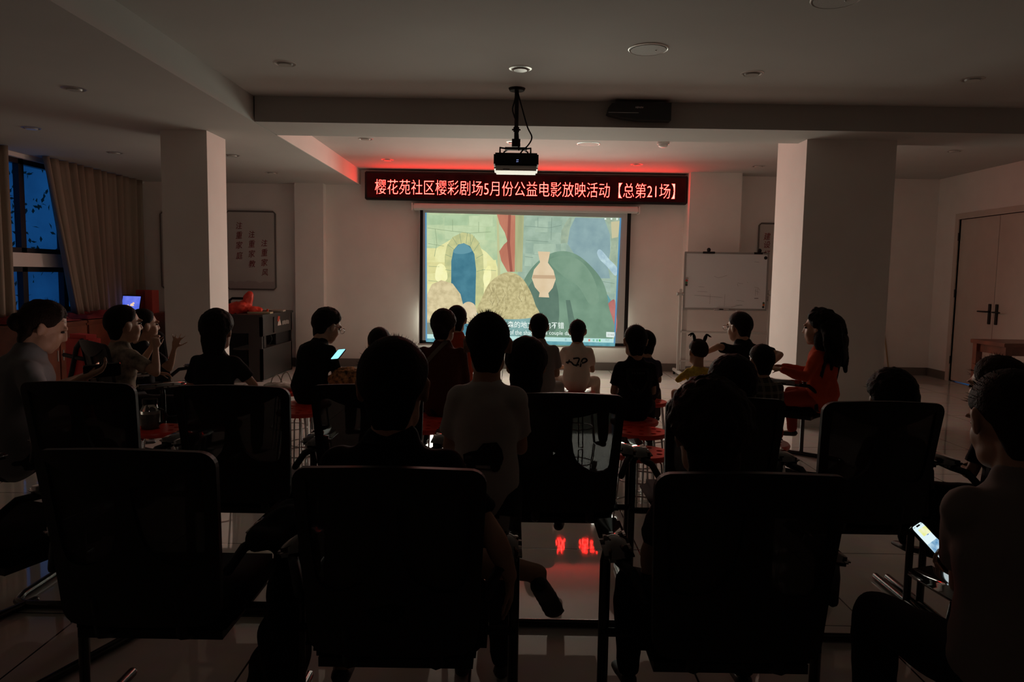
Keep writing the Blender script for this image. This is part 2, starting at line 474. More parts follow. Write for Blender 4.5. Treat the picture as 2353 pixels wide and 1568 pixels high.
MB().cyl((0, 0, -.001), (0, 0, -.008), .119, .117, n=40).build('grille', mat('pale_speaker_mesh', (.5, .5, .48), .6, bump=.5, bscale=220), sp)
MB().ell((.05, 0, -.009), (.005, .005, .003)).build('stud', CHROME, sp)
for i, (p, lab) in enumerate([((1490, 113), 'large round ceiling speaker in front of the beam, right of the projector'), ((1352, 331), 'round ceiling speaker behind the beam above the red sign'), ((1922, -2), 'round ceiling speaker cut by the top edge of the photo')]):
    o = sp if i == 0 else copy_tree(sp)
    o.location = atz(*p, ZC); o['label'] = lab; o['group'] = 'ceiling speakers'
sd = thing('smoke_detector', 'white smoke detector hanging below the ceiling above the red sign', 'smoke detector', atz(1524, 326, ZC))
MB().cyl((0, 0, 0), (0, 0, -.03), .07, .068, n=28).build('base', WHITEP, sd, smooth=False)
MB().loft([((0, 0, -.028), .055, .055), ((0, 0, -.05), .05, .05), ((0, 0, -.062), .03, .03)], n=24, ends=False).build('sensing_head', WHITEP, sd, smooth=True)

# projector on its pole
PJ = atz(1188, 199, ZC)
pj = thing('projector', 'black and white projector hanging from the ceiling on a pole', 'projector', (PJ.x, PJ.y, 0))
c0 = aty(1134, 391, PJ.y); c1 = aty(1238, 350, PJ.y)
pw, pz0, pz1 = (c1.x - c0.x), c0.z, c1.z; pcx = (c0.x + c1.x) / 2 - PJ.x
hz = pz0 + (pz1 - pz0) * .27
o = MB().lim(pcx - pw / 2, pcx + pw / 2, .0, .27, hz, pz1 - .006).build('upper_case', BLACK, pj, bevel=.012)
q = MB()
for i, (x, z) in enumerate([(-.11, .055), (-.11, .03), (-.085, .055), (-.085, .03), (-.06, .055), (-.055, .03), (-.14, .03)]): q.box((pcx + x, -.001, hz + z), (.017, .006, .01))
q.build('socket', BLACKG, o)
q = MB()
for dx, dz in ((0, 0), (.010, .001), (.001, .014), (.011, .015)): q.ell((pcx + .005 + dx, -.001, hz + .03 + dz), (.0028, .002, .0028), nu=8, nv=6)
q.build('status_lamp', emat('blue_white_status_lamp', (.35, .45, 1.0), 1.5), o)
q = MB()
for i in range(7): q.box((pcx + .12 + .008 * i, -.001, hz + .05), (.003, .004, .06))
q.build('vent', BLACKG, o)
o = MB().lim(pcx - pw / 2 + .004, pcx + pw / 2 - .004, -.002, .272, pz0, hz).build('lower_case', WHITEP, pj, bevel=.014)
MB().box((pcx - .08, -.003, pz0 + .008), (.055, .008, .006)).build('slot', BLACK, o)
lens = MB().cyl((pcx + .1, .26, hz + .045), (pcx + .1, .30, hz + .045), .035, .032).build('lens_barrel', BLACKG, pj, smooth=False)
MB().ell((pcx + .1, .30, hz + .045), (.026, .006, .026)).build('lens_glass', mat('projector_lens', (.3, .3, .35), .05), lens, smooth=True)
mt = MB().tube([(0, .06, ZC), (0, .06, pz1 + .10)], .017, n=12)
mt.build('pole', BLACK, pj, smooth=True)
mt = MB().cyl((0, .06, ZC), (0, .06, ZC - .02), .07, .06)
mt.build('ceiling_plate', BLACK, pj)
k = aty(1190, 295, PJ.y).z
mt = MB().cyl((0, .06, k + .02), (0, .06, k - .02), .024); mt.cyl((-.035, .06, k), (.035, .06, k), .007)
mt.build('collar', BLACK, pj)
mt = MB().lim(-.035, .035, .03, .1, pz1 + .05, pz1 + .11)
mt.lim(-.09, .09, .04, .09, pz1 + .025, pz1 + .045)
for a, b in (((-.08, .06), (-.13, -.01)), ((.08, .06), (.12, .0)), ((-.06, .08), (-.1, .2)), ((.06, .08), (.1, .2))):
    mt.tube([(a[0], a[1], pz1 + .035), (b[0], b[1], pz1 + .03), (b[0], b[1], pz1 - .01)], .007)
mt.build('mounting_bracket', BLACK, pj)
def cable(name, pix, y, r, label, m=BLACK):
    pts = spline([aty(px, py, y) for px, py in pix], 6, False)
    return tag(MB().tube(pts, r, n=8).build(name, m, None, smooth=True), label, 'cable')
cable('cable', [(1184, 199), (1184, 225), (1178, 250), (1182, 268), (1188, 285), (1191, 320), (1192, 345)], PJ.y + .02, .006, 'black cable hugging the projector pole on its left side')
cable('cable', [(1188, 205), (1200, 250), (1212, 292), (1222, 315), (1215, 332), (1202, 345), (1196, 352)], PJ.y + .05, .006, 'black cable looping out to the right of the projector pole')

# black box on the beam
b0, b1 = aty(1391, 281, BY0), aty(1537, 243, BY0)
bb = thing('wall_speaker_bar', 'black box with a slanted left end mounted on the beam front', 'device', ((b0.x + b1.x) / 2, BY0, (b0.z + b1.z) / 2))
w, h = (b1.x - b0.x) / 2, (b1.z - b0.z) / 2
me = plate([[(-w, -h * .25), (-w + .01, h * .35), (-w + .04, h * .85), (-w + .08, h), (w, h), (w, -h), (-w + .26, -h * .95), (-w + .12, -h * .7), (-w + .02, -h * .42)]], .10)
me.transform(Matrix.Translation((0, -.11, 0)) @ Matrix(((1, 0, 0), (0, 0, 1), (0, 1, 0))).to_4x4())
link('body', me, BLACKG, bb)
MB().box((-w + .14, -.112, -h * .2), (.26, .006, .005)).build('trim_line', CHROME, bb)
q = MB()
for i in range(5): q.box((-.028 + .014 * i, -.112, h * .42), (.009, .004, .015 if i % 2 else .011), Matrix.Rotation(.35, 3, 'Y'))
q.build('badge', mat('badge_white', (.6, .6, .6), .5), bb)

# security camera in the far left corner
sc_ = thing('security_camera', 'small white security camera in the far left corner under the ceiling', 'camera', aty(325, 416, YB - .02))
MB().cyl((0, .02, 0), (0, -.03, 0), .04).build('mount', WHITEP, sc_)
MB().loft([((0, -.03, -.02), .035, .035), ((0, -.12, -.05), .04, .04)], n=20).build('housing', WHITEP, sc_, smooth=True)
MB().ell((0, -.155, -.062), (.022, .014, .022)).build('lens', BLACKG, sc_, smooth=True)

# ------------------------------------------------------------------ the red lettered sign
SY = 10.80
s0, s1 = aty(838, 459, SY), aty(1580, 405, SY)
sx0, sx1 = aty(838, 430, SY).x, aty(1580, 440, SY).x
sz0, sz1 = aty(1200, 464, SY).z, aty(1200, 399, SY).z
sg = thing('led_sign', 'long black sign with glowing red Chinese lettering above the screen', 'sign', ((sx0 + sx1) / 2, SY, (sz0 + sz1) / 2))
hw, hh = (sx1 - sx0) / 2, (sz1 - sz0) / 2
MB().lim(-hw, hw, .0, .13, -hh, hh).build('housing', BLACK, sg, bevel=.012)
MB().lim(-hw + .035, hw - .035, -.004, .004, -hh + .03, hh - .03).build('display_panel', emat('dim_red_led_panel', (.020, .0016, .0014), 1, (.010, .001, .001), 3), sg)
LED = emat('lit_red_led', (60, .75, .58), 1.0, sample=True)
t0, t1 = aty(862, 437, SY).x - sg.location.x, aty(1550, 452, SY).x - sg.location.x
tz = aty(1205, 452, SY).z - sg.location.z; th = aty(1205, 418, SY).z - aty(1205, 452, SY).z
glyphs('lettering', '樱花苑社区樱彩剧场5月份公益电影放映活动【总第21场】', LED, (t0, -.008, tz), (1, 0, 0), (0, 0, 1), t1 - t0, th * 1.03, thin=-.014, parent=sg)
MB().lim(-hw + .3, -hw + .36, .13, .2, -.05, .05).build('bracket', BLACK, sg); MB().lim(hw - .36, hw - .3, .13, .2, -.05, .05).build('bracket', BLACK, sg)

# ------------------------------------------------------------------ projection screen with the picture on it
QY = 10.88
scr = thing('projection_screen', 'pull-down projection screen showing a film in a stone hall', 'screen', (0, QY, 0))
def sp_(px, py, lay=0): p = aty(px, py, QY - .004 - .0012 * lay); return (p.x, p.y - QY, p.z)
def poly(pix, lay=0, smooth=False, n=6):
    P = [(a, b, 0) for a, b in pix]
    if smooth: P = [tuple(p) for p in spline(P, n)]
    return [sp_(p[0], p[1], lay) for p in P]
def flat(name, pix, m, parent, lay=0, smooth=False):
    P = poly(pix, lay, smooth)
    loop = [V((p[0], p[2], 0)) for p in P]
    tr_ = tessellate_polygon([loop])
    me = bpy.data.meshes.new(name); me.from_pydata(P, [], [tuple(t) for t in tr_]); me.update()
    bm = bmesh.new(); bm.from_mesh(me); bmesh.ops.recalc_face_normals(bm, faces=bm.faces[:])
    for f in bm.faces:
        if f.normal.y > 0: f.normal_flip()
    bm.to_mesh(me); bm.free()
    return link(name, me, m, parent)
FAB = mat('white_screen_fabric', (.55, .56, .55), .8)
FABB = mat('black_screen_border', (.006, .006, .007), .9)
a, b = aty(949, 477, QY), aty(1467, 482, QY)
cs = MB(); zc0, zc1 = aty(1208, 487, QY).z, aty(1208, 474, QY).z
cs.lim(a.x, b.x, -.09, .08, zc0, zc1 + .01); cs.build('roller_case', WHITEP, scr, bevel=.02)
cs = MB(); cs.lim(a.x - .01, a.x + .012, -.095, .085, zc0 - .005, zc1 + .015); cs.lim(b.x - .012, b.x + .01, -.095, .085, zc0 - .005, zc1 + .015); cs.build('end_cap', WHITEP, scr)
sl, sr = aty(963, 600, QY).x, aty(1447, 600, QY).x
zb = aty(1208, 793, QY).z
fb = MB(); fb.lim(sl, sr, .0, .004, zb, zc0); fb.build('fabric', FAB, scr)
bd = MB(); bw = .055
bd.lim(sl + .012, sl + bw, -.003, 0, zb, zc0); bd.lim(sr - bw, sr - .0, -.003, 0, zb, zc0); bd.lim(sl + .012, sr, -.003, 0, zb, zb + .045)
bd.build('black_border', FABB, scr)
bt = MB(); bt.tube([(sl, 0, zb - .012), (sr, 0, zb - .012)], .014); bt.build('bottom_bar', GREYM, scr, smooth=True)
# the picture
B = lambda r, g, b: srgb(r + (206 - r) * .14, g + (222 - g) * .14, b + (196 - b) * .14)  # pale haze mixed into every picture colour
def blocks(x0, x1, y0, y1, cols, n, seed, lay, name):
    a = random.Random(seed)
    y = y0; row = 0
    while y < y1:
        h = a.uniform(22, 34); x = x0 - a.uniform(0, 30)
        while x < x1:
            w = a.uniform(30, 62); xa, xb, ya, yb = max(x0, x + 1), min(x1, x + w - 1), y + 1, min(y1, y + h - 1)
            if xb - xa > 8 and yb - ya > 6 and a.random() < .75:
                k = a.randrange(len(cols)); c = cols[k]; sl = (x - 1200) * .024; j = lambda: a.uniform(-1.5, 1.5)
                flat(name, [(xa + j(), ya + sl + j()), (xb + j(), ya + sl + j()), (xb + j(), yb + sl + j()), (xa + j(), yb + sl + j())], emat('%s_%d_%d' % (name, seed, k), B(*c), 1, B(*[v + 12 for v in c]), 9), pic, lay)
            x += w
        y += h
pic = flat('picture', [(977, 489), (1427, 501), (1413, 795), (978, 782)], emat('stone_hall', B(165, 192, 150), 1, B(196, 212, 166), 5), scr, 0)
flat('warm_wall', [(978, 590), (1000, 572), (1020, 560), (1040, 548), (1090, 560), (1118, 580), (1140, 604), (1150, 640), (1150, 784), (978, 781)], emat('warm_stone', B(226, 220, 150), 1, B(240, 236, 172), 6), pic, 1)
flat('grey_wall', [(1196, 495), (1427, 501), (1416, 720), (1310, 735), (1185, 720)], emat('grey_stone', B(140, 166, 148), 1, B(160, 184, 166), 7), pic, 1)
blocks(980, 1138, 498, 570, [(160, 188, 146), (174, 198, 152), (184, 204, 160), (166, 190, 156)], 0, 4, 1.5, 'stone_block')
blocks(980, 1030, 575, 780, [(222, 216, 148), (232, 226, 156), (216, 208, 140)], 0, 6, 1.6, 'stone_block')
blocks(1112, 1140, 600, 720, [(226, 220, 150), (236, 230, 166), (216, 208, 146)], 0, 8, 1.6, 'stone_block')
blocks(1206, 1290, 506, 640, [(136, 162, 146), (146, 172, 154), (156, 180, 160)], 0, 9, 1.7, 'stone_block')
blocks(1300, 1412, 560, 700, [(136, 162, 150), (146, 172, 160), (158, 180, 164)], 0, 12, 1.7, 'stone_block')
# joints between stones
JN = emat('stone_joint', B(128, 150, 112))
JG = emat('grey_stone_joint', B(108, 132, 120))
def line(pix, w, m, parent, lay, name='stone_joint'):
    P = [sp_(x, y, lay) for x, y in pix]; mb = MB()
    for p, q in zip(P, P[1:]):
        p, q = V(p), V(q); d = (q - p).normalized(); nn = V((-d.z, 0, d.x)) * w / 2
        mb.add([p - nn, q - nn, q + nn, p + nn], [(0, 1, 2, 3)])
    return mb.build(name, m, parent)
mj = []
for L in ([(982, 524), (1034, 531), (1080, 536), (1128, 533)], [(1040, 505), (1040, 531)], [(1000, 526), (1004, 560), (998, 590)], [(1080, 536), (1082, 560)], [(984, 560), (1020, 566)], [(1100, 510), (1100, 534)],
          [(985, 612), (1022, 614)], [(984, 645), (1030, 650)], [(1108, 620), (1140, 622)]): line(L, .006, JN, pic, 3)
for L in ([(1206, 520), (1262, 524), (1290, 518)], [(1236, 500), (1236, 522)], [(1268, 500), (1266, 552)], [(1208, 552), (1260, 556)], [(1310, 565), (1380, 566)], [(1340, 540), (1342, 566), (1344, 600)], [(1310, 525), (1390, 526)], [(1345, 640), (1412, 652)], [(1206, 590), (1225, 592)]): line(L, .006, JG, pic, 3)
# left archway
flat('arch_stones', [(1020, 780), (1022, 590), (1027, 565), (1040, 545), (1063, 534), (1085, 539), (1100, 556), (1110, 585), (1112, 640), (1110, 780)], emat('arch_stone', B(206, 204, 140), 1, B(180, 184, 128), 9), pic, 2)
flat('doorway', [(1036, 780), (1037, 600), (1042, 575), (1053, 562), (1066, 559), (1080, 566), (1090, 584), (1094, 620), (1090, 780)], emat('blue_doorway', B(40, 98, 124), 1, B(58, 118, 142), 5), pic, 4)
flat('doorway_glow', [(1042, 580), (1053, 564), (1066, 560), (1078, 567), (1084, 578), (1062, 584)], emat('blue_doorway_glow', B(84, 140, 160)), pic, 5, True)
for p, q in (((1023, 585), (1040, 592)), ((1028, 562), (1044, 574)), ((1040, 546), (1051, 563)), ((1056, 536), (1060, 560)), ((1074, 535), (1071, 560)), ((1090, 542), (1081, 565)), ((1102, 558), (1088, 578)), ((1110, 585), (1094, 594)), ((1112, 620), (1095, 624)), ((1023, 620), (1037, 622)), ((1022, 660), (1036, 661))): line([p, q], .006, JN, pic, 4)
# red hanging and beam
flat('wood_post', [(1141, 493), (1146, 493), (1150, 640), (1144, 640)], emat('pale_post', B(190, 190, 140)), pic, 2)
flat('wood_post', [(1182, 495), (1204, 495), (1200, 625), (1184, 625)], emat('wood_post', B(150, 156, 112), 1, B(176, 176, 128), 8, (1, 1, .2)), pic, 3)
flat('red_hanging', [(1142, 493), (1184, 495), (1183, 625), (1166, 625), (1152, 600), (1147, 578), (1158, 562), (1166, 555), (1160, 535), (1148, 515)], emat('red_cloth', B(178, 96, 76), 1, B(196, 116, 92), 5, (1, 1, .3)), pic, 4)
flat('red_hanging_fold', [(1168, 494), (1174, 494), (1172, 560), (1178, 625), (1172, 625), (1165, 560)], emat('red_cloth_dark', B(146, 70, 58)), pic, 5)
# right arch and pipe
flat('arch_stones', [(1288, 560), (1290, 530), (1302, 508), (1310, 499), (1420, 501), (1416, 640), (1398, 610), (1405, 560), (1400, 520), (1390, 501), (1314, 501), (1308, 530), (1306, 558)], emat('grey_arch_stone', B(166, 182, 156), 1, B(140, 160, 140), 9), pic, 3)
flat('recess', [(1304, 560), (1310, 525), (1322, 500), (1388, 502), (1402, 540), (1402, 580), (1396, 610), (1402, 640), (1350, 640), (1330, 600)], emat('blue_grey_recess', B(120, 150, 160), 1, B(136, 166, 172), 5), pic, 4)
flat('warm_block', [(1404, 510), (1424, 508), (1420, 545), (1406, 548)], emat('warm_block', B(200, 190, 150)), pic, 4)
flat('pale_pipe', [(1372, 580), (1380, 574), (1400, 596), (1418, 616), (1414, 634), (1394, 612), (1378, 596)], emat('pale_blue_pipe', B(188, 216, 226), 1, B(150, 180, 200), 9), pic, 5, True)
# plain soft shapes in the foreground of the picture
flat('lamp_glow', [(1000, 640), (1004, 612), (1014, 606), (1024, 616), (1028, 640), (1014, 650)], emat('lamp_glow', B(255, 250, 190), 1, B(246, 240, 160), 4), pic, 3, True)
flat('lamp_glow', [(1110, 640), (1116, 618), (1126, 612), (1128, 640), (1116, 660)], emat('lamp_glow', B(255, 250, 190)), pic, 3, True)
GRN = emat('green_drape', B(92, 126, 106), 1, B(112, 146, 124), 3)
flat('blue_gap', [(1330, 650), (1380, 655), (1404, 690), (1404, 785), (1320, 784)], emat('blue_gap', B(70, 130, 146), 1, B(84, 148, 160), 5), pic, 5)
flat('red_corner', [(1406, 690), (1414, 700), (1412, 770), (1340, 770), (1350, 748), (1378, 720)], emat('red_corner', B(186, 104, 100), 1, B(160, 80, 80), 5), pic, 6, True)
flat('green_mound', [(1176, 784), (1186, 700), (1206, 640), (1240, 598), (1282, 578), (1322, 584), (1358, 612), (1386, 650), (1398, 700), (1396, 786)], GRN, pic, 7, True)
flat('mound_light', [(1262, 600), (1300, 588), (1336, 602), (1364, 640), (1376, 690), (1356, 700), (1330, 660), (1296, 636)], emat('drape_light', B(118, 150, 128), 1, B(104, 138, 116), 4), pic, 8, True)
flat('mound_dark', [(1200, 700), (1216, 656), (1246, 628), (1272, 640), (1284, 690), (1276, 760), (1210, 770)], emat('drape_dark', B(72, 100, 88), 1, B(84, 112, 98), 4), pic, 8, True)
flat('mound_fold', [(1300, 690), (1310, 690), (1330, 780), (1312, 782)], emat('drape_dark', B(72, 100, 88)), pic, 9)
flat('peach_vase', [(1236, 578), (1264, 579), (1262, 590), (1259, 604), (1272, 622), (1277, 642), (1270, 662), (1260, 674), (1262, 684), (1238, 683), (1240, 673), (1229, 660), (1222, 640), (1227, 620), (1241, 603), (1238, 590)], emat('peach_vase', B(232, 206, 172), 1, B(220, 190, 152), 3), pic, 10)
flat('vase_band', [(1225, 632), (1275, 633), (1276, 641), (1223, 640)], emat('vase_band', B(196, 160, 126)), pic, 11)
flat('straw_heap', [(1098, 722), (1108, 684), (1124, 652), (1148, 632), (1172, 626), (1198, 638), (1218, 668), (1230, 700), (1236, 726), (1170, 734)], emat('straw', B(172, 156, 106), 1, B(208, 192, 138), 22), pic, 10, True)
for k in range(26):
    a = random.Random(k + 70); x = a.uniform(1116, 1216); y = a.uniform(648, 715)
    line([(x, y), (x + a.uniform(-7, 7), y + a.uniform(8, 16))], .006, emat('straw_dark', B(134, 118, 80)) if k % 2 else emat('straw_pale', B(224, 210, 158)), pic, 11, 'straw')
flat('blue_cloth', [(1084, 716), (1120, 716), (1160, 722), (1200, 722), (1238, 716), (1236, 746), (1232, 782), (1084, 782)], emat('blue_cloth', B(128, 172, 176), 1, B(110, 152, 150), 5), pic, 9)
flat('pale_boulder', [(979, 742), (980, 680), (992, 654), (1014, 644), (1040, 652), (1058, 676), (1066, 708), (1060, 740)], emat('pale_boulder', B(226, 206, 160), 1, B(196, 176, 132), 12), pic, 9)
flat('pale_stone', [(1056, 740), (1060, 706), (1074, 694), (1090, 700), (1096, 722), (1092, 742)], emat('pale_stone', B(228, 206, 172), 1, B(212, 188, 150), 10), pic, 10, True)
flat('dark_base', [(979, 738), (1010, 742), (1010, 778), (978, 776)], emat('dark_base', B(120, 126, 112)), pic, 9)
# display overlay: subtitles, window buttons, task bar
WHT = emat('white_subtitle', B(240, 250, 246))
def subtitle(body, px0, px1, ytop, ybot, ytop1, name='subtitle', m=WHT, thin=.008):
    a, b, c = V(sp_(px0, ybot, 14)), V(sp_(px1, ybot + ytop1 - ytop, 14)), V(sp_(px0, ytop, 14))
    glyphs(name, body, m, a, b - a, c - a, (b - a).length, (c - a).length, thin=thin, parent=pic)
subtitle('森的地方', 1166, 1226, 738, 753, 740)
subtitle('也不错', 1252, 1296, 740, 755, 741)
subtitle('of the shade', 1171, 1230, 758, 769, 760, thin=0)
subtitle('a couple days', 1253, 1318, 760, 772, 762, thin=0)
flat('task_bar', [(979, 768), (1413, 779), (1413, 788), (979, 778)], emat('task_bar', B(192, 232, 226), 1, B(176, 220, 222), 4), pic, 12)
flat('task_bar_edge', [(979, 778), (1413, 788), (1413, 796), (979, 786)], emat('task_bar_edge', B(72, 140, 158), 1, B(96, 160, 174), 12), pic, 12)
for x, c in ((1354, (220, 120, 110)), (1364, (120, 190, 170)), (1372, (120, 180, 170)), (1378, (70, 180, 90)), (1300, (150, 190, 200))):
    flat('task_icon', [(x - 2, 780 + (x - 1370) * .024), (x + 2, 780 + (x - 1370) * .024), (x + 2, 785 + (x - 1370) * .024), (x - 2, 785 + (x - 1370) * .024)], emat('icon%d' % x, B(*c)), pic, 13)
flat('pop_up', [(1393, 763), (1413, 764), (1413, 776), (1393, 775)], emat('pop_up', B(226, 238, 236)), pic, 13)
subtitle('显示桌面', 1396, 1411, 767, 772, 767.4, 'pop_up_text', emat('grey_text', B(120, 130, 130)), 0)
subtitle('19:27', 1391, 1400, 780, 784, 780.2, 'clock', emat('grey_text', B(120, 130, 130)), 0)
for x in (1391, 1405): flat('window_button', [(x - 2, 501.5), (x + 2, 501.5), (x + 2, 505), (x - 2, 505)], WHT, pic, 13)
line([(1416, 501), (1420, 506)], .01, WHT, pic, 13, 'window_button'); line([(1420, 501), (1416, 506)], .01, WHT, pic, 13, 'window_button')
for (x0, y0, x1, y1) in ((977, 489, 978, 783), (1424, 501, 1410, 790)):
    flat('picture_edge', [(x0, y0), (x0 + 3.5, y0), (x1 + 3.5, y1), (x1, y1)], emat('blue_edge', B(70, 130, 180)), pic, 13)

# ------------------------------------------------------------------ wall boards with brush lettering
BOARD = mat('pale_board', (.56, .53, .50), .5, var=.04, bscale=2)
BFR = mat('grey_board_frame', (.16, .14, .13), .4)
INK = mat('dark_red_ink', (.22, .012, .012), .6)
def board(px0, py0, px1, py1, Y, label, cols):
    a, b = aty(px0, py1, Y), aty(px1, py0, Y)
    w, h = (b.x - a.x), (b.z - a.z)
    t = thing('wall_board', label, 'board', (a.x, Y, a.z))
    MB().lim(0, w, 0, .02, 0, h).build('panel', BOARD, t, bevel=.008)
    f = MB(); r = .012
    f.loft([(p, r, r) for p in [(0, 0, .03), (0, 0, h - .03), (.03, 0, h), (w - .03, 0, h), (w, 0, h - .03), (w, 0, .03), (w - .03, 0, 0), (.03, 0, 0), (0, 0, .03)]], n=8)
    f.build('frame', BFR, t, smooth=True)
    if cols:
        hl = MB(); 
        P = [(.02, -.002, .02)] + [(w * i / 12, -.002, h * (.10 + .04 * noise.noise(V((i * .7, 3, 0))))) for i in range(13)] + [(w - .02, -.002, .02)]
        P[1] = (.02, -.002, P[1][2]); P[-2] = (w - .02, -.002, P[-2][2])
        hl.add(P, [tuple(range(len(P)))]); hl.build('mountain_wash', mat('pink_grey_wash', (.46, .40, .39), .6), t)
    for chars in cols:
        for ch, cx, cy, sz in chars:
            p = aty(cx, cy, Y); q = sz / FPX * Y * 1.03
            glyphs('lettering', ch, INK, (p.x - a.x - q / 2, -.004, p.z - a.z - q / 2), (1, 0, .06), (0, 0, 1), q * .95, q, parent=t, thin=.004, shear=.15)
    return t
c1 = [('注', 550, 519, 15), ('重', 550, 541, 16), ('家', 550, 564, 16), ('庭', 551, 588, 16)]
c2 = [('注', 579, 539, 15), ('重', 579, 561, 16), ('家', 579, 584, 16), ('教', 580, 607, 16)]
c3 = [('注', 608, 559, 15), ('重', 608, 581, 16), ('家', 608, 604, 16), ('风', 609, 627, 15)]
board(523, 487, 632, 664, YB - .022, 'framed board with three columns of red brush characters beside the left pillar', [c1, c2, c3])
board(1737, 515, 1835, 690, YB - .022, 'framed board with red characters half hidden behind the right pillar', [[('建', 1763, 544, 16), ('设', 1763, 563, 15), ('好', 1762, 584, 15)]])
board(373, 489, 468, 662, YB - .022, 'blank looking framed board almost hidden behind the left pillar', [])

# ------------------------------------------------------------------ whiteboard on its stand
WY = 10.42
wa, wb, wc, wd = aty(1580, 580, WY), aty(1763, 587, WY), aty(1570, 706, WY), aty(1757, 713, WY)
wx0, wx1, wz_0, wz_1 = (wa.x + wc.x) / 2, (wb.x + wd.x) / 2, (wc.z + wd.z) / 2, (wa.z + wb.z) / 2
wbt = thing('whiteboard', 'white dry-erase board on a wheeled stand in front of the right column', 'whiteboard', ((wx0 + wx1) / 2, WY, 0), -.02)
W2 = (wx1 - wx0) / 2
MB().lim(-W2, W2, -.012, .012, wz_0, wz_1).build('writing_surface', mat('whiteboard_enamel', (.60, .60, .61), .22), wbt)
f = MB()
f.lim(-W2 - .02, W2 + .02, -.018, .018, wz_1 - .004, wz_1 + .022); f.lim(-W2 - .02, W2 + .02, -.018, .018, wz_0 - .022, wz_0 + .004)
f.lim(-W2 - .022, -W2 + .004, -.018, .018, wz_0, wz_1); f.lim(W2 - .004, W2 + .022, -.018, .018, wz_0, wz_1)
f.build('frame', mat('grey_frame', (.30, .29, .28), .4, metal=.5), wbt, bevel=.003)
POST = mat('cream_painted_steel', (.52, .50, .47), .4)
for sgn in (-1, 1):
    x = sgn * (W2 + .06)
    p = MB().lim(x - .02, x + .02, -.02, .02, .09, wz_0 + .27).build('post', POST, wbt, bevel=.004)
    k = MB(); k.cyl((x - .045, 0, wz_0 + .2), (x + .045, 0, wz_0 + .2), .022); k.ell((x + sgn * .045, 0, wz_0 + .2), (.012, .03, .03)); k.build('pivot_knob', GREYM, p)
    q = MB().lim(x - .022, x + .022, -.30, .30, .05, .09)
    q.build('foot', POST, wbt, bevel=.006)
    for yy in (-.26, .26):
        MB().cyl((x - .012, yy, .026), (x + .012, yy, .026), .026, n=16).build('castor', BLACK, wbt)
for z, r in ((aty(1650, 764, WY).z, .014), (aty(1650, 831, WY).z, .014)):
    MB().tube([(-W2 - .06, 0, z), (W2 + .06, 0, z)], r).build('cross_bar', POST, wbt, smooth=True)
MB().lim(-W2 - .02, -W2 + .05, .02, .05, .1, wz_0).build('rear_strut', POST, wbt)
mk = MB()
rnd = random.Random(3)
def stroke(pix, w=.0035):
    P = [aty(x, y, WY - .014) for x, y in pix]
    for p, q in zip(P, P[1:]):
        d = (q - p).normalized(); nn = V((-d.z, 0, d.x)) * w / 2; o = V((-(wx0 + wx1) / 2, -WY, 0))
        mk.add([p - nn + o, q - nn + o, q + nn + o, p + nn + o], [(0, 1, 2, 3)])
for S in ([(1641, 635), (1650, 639), (1662, 636), (1671, 633)], [(1695, 650), (1700, 652), (1707, 652)], [(1694, 652), (1696, 658)], [(1605, 659), (1618, 660)], [(1603, 670), (1625, 671)], [(1596, 679), (1640, 682), (1660, 684)], [(1632, 676), (1631, 699)], [(1666, 676), (1664, 704)], [(1692, 690), (1710, 693)], [(1690, 701), (1706, 702)], [(1733, 602), (1744, 603)], [(1733, 660), (1742, 662), (1746, 668)], [(1734, 668), (1744, 672)], [(1736, 664), (1735, 680)], [(1741, 663), (1740, 678)], [(1717, 648), (1718, 650)], [(1680, 706), (1704, 701)]): stroke(S)
stroke([(1733, 686), (1742, 686)], .012)
mk.build('marker_strokes', mat('faded_marker', (.20, .19, .2), .5), wbt)
tray = MB().lim(W2 * -.25, W2 * .25, -.05, -.012, wz_0 - .03, wz_0 - .02); tray.build('pen_tray', GREYM, wbt)
for px, c, lab in ((1647, (.5, .5, .5), 'white marker pen lying at the left of the whiteboard tray'), (1656, (.02, .02, .02), 'black marker pen lying in the middle of the whiteboard tray'), (1668, (.52, .5, .48), 'white marker pen lying at the right end of the whiteboard tray')):
    p = aty(px, 708, WY - .03); z = wz_0 - .011
    o = MB().tube([(p.x - .035, WY - .032, z), (p.x + .035, WY - .032, z)], .008).build('marker_pen', mat('pen%d' % px, c, .4), None, smooth=True)
    tag(o, lab, 'pen', 'marker pens')
for px, lab in ((1628, 'black bulldog clip on the left of the whiteboard top edge'), (1745, 'black bulldog clip on the right of the whiteboard top edge')):
    p = aty(px, 582, WY); z = wz_1 + .02
    cl = thing('bulldog_clip', lab, 'clip', (p.x, WY, z), 0, 'whiteboard clips')
    MB().box((0, -.022, -.008), (.17, .012, .03)).build('jaw', BLACK, cl, bevel=.003)
    k = MB(); k.ell((0, -.01, .03), (.028, .012, .03)); k.build('lever', BLACK, cl, smooth=True)
for px, py, c, lab in ((1579, 640, (.35, .33, .3), 'white'), (1578, 645, (.45, .03, .02), 'red'), (1577, 650, (.03, .12, .05), 'green'), (1577, 655, (.01, .01, .01), 'black'), (1754, 697, (.05, .10, .06), 'dark green'), (1754, 701, (.5, .12, .02), 'orange'), (1753, 706, (.01, .01, .01), 'black right hand')):
    p = aty(px, py, WY - .014)
    o = MB().cyl((p.x, WY - .012, p.z), (p.x, WY - .026, p.z), .016, n=16).build('magnet', mat('magnet_' + lab, c, .4), None)
    tag(o, lab + ' round magnet at the edge of the whiteboard', 'magnet', 'whiteboard magnets')
p = aty(1759, 593, WY - .014)
tag(MB().cyl((p.x, WY - .012, p.z), (p.x, WY - .026, p.z), .024, n=16).build('magnet', BLACK, None), 'large black magnet in the top right corner of the whiteboard', 'magnet', 'whiteboard magnets')

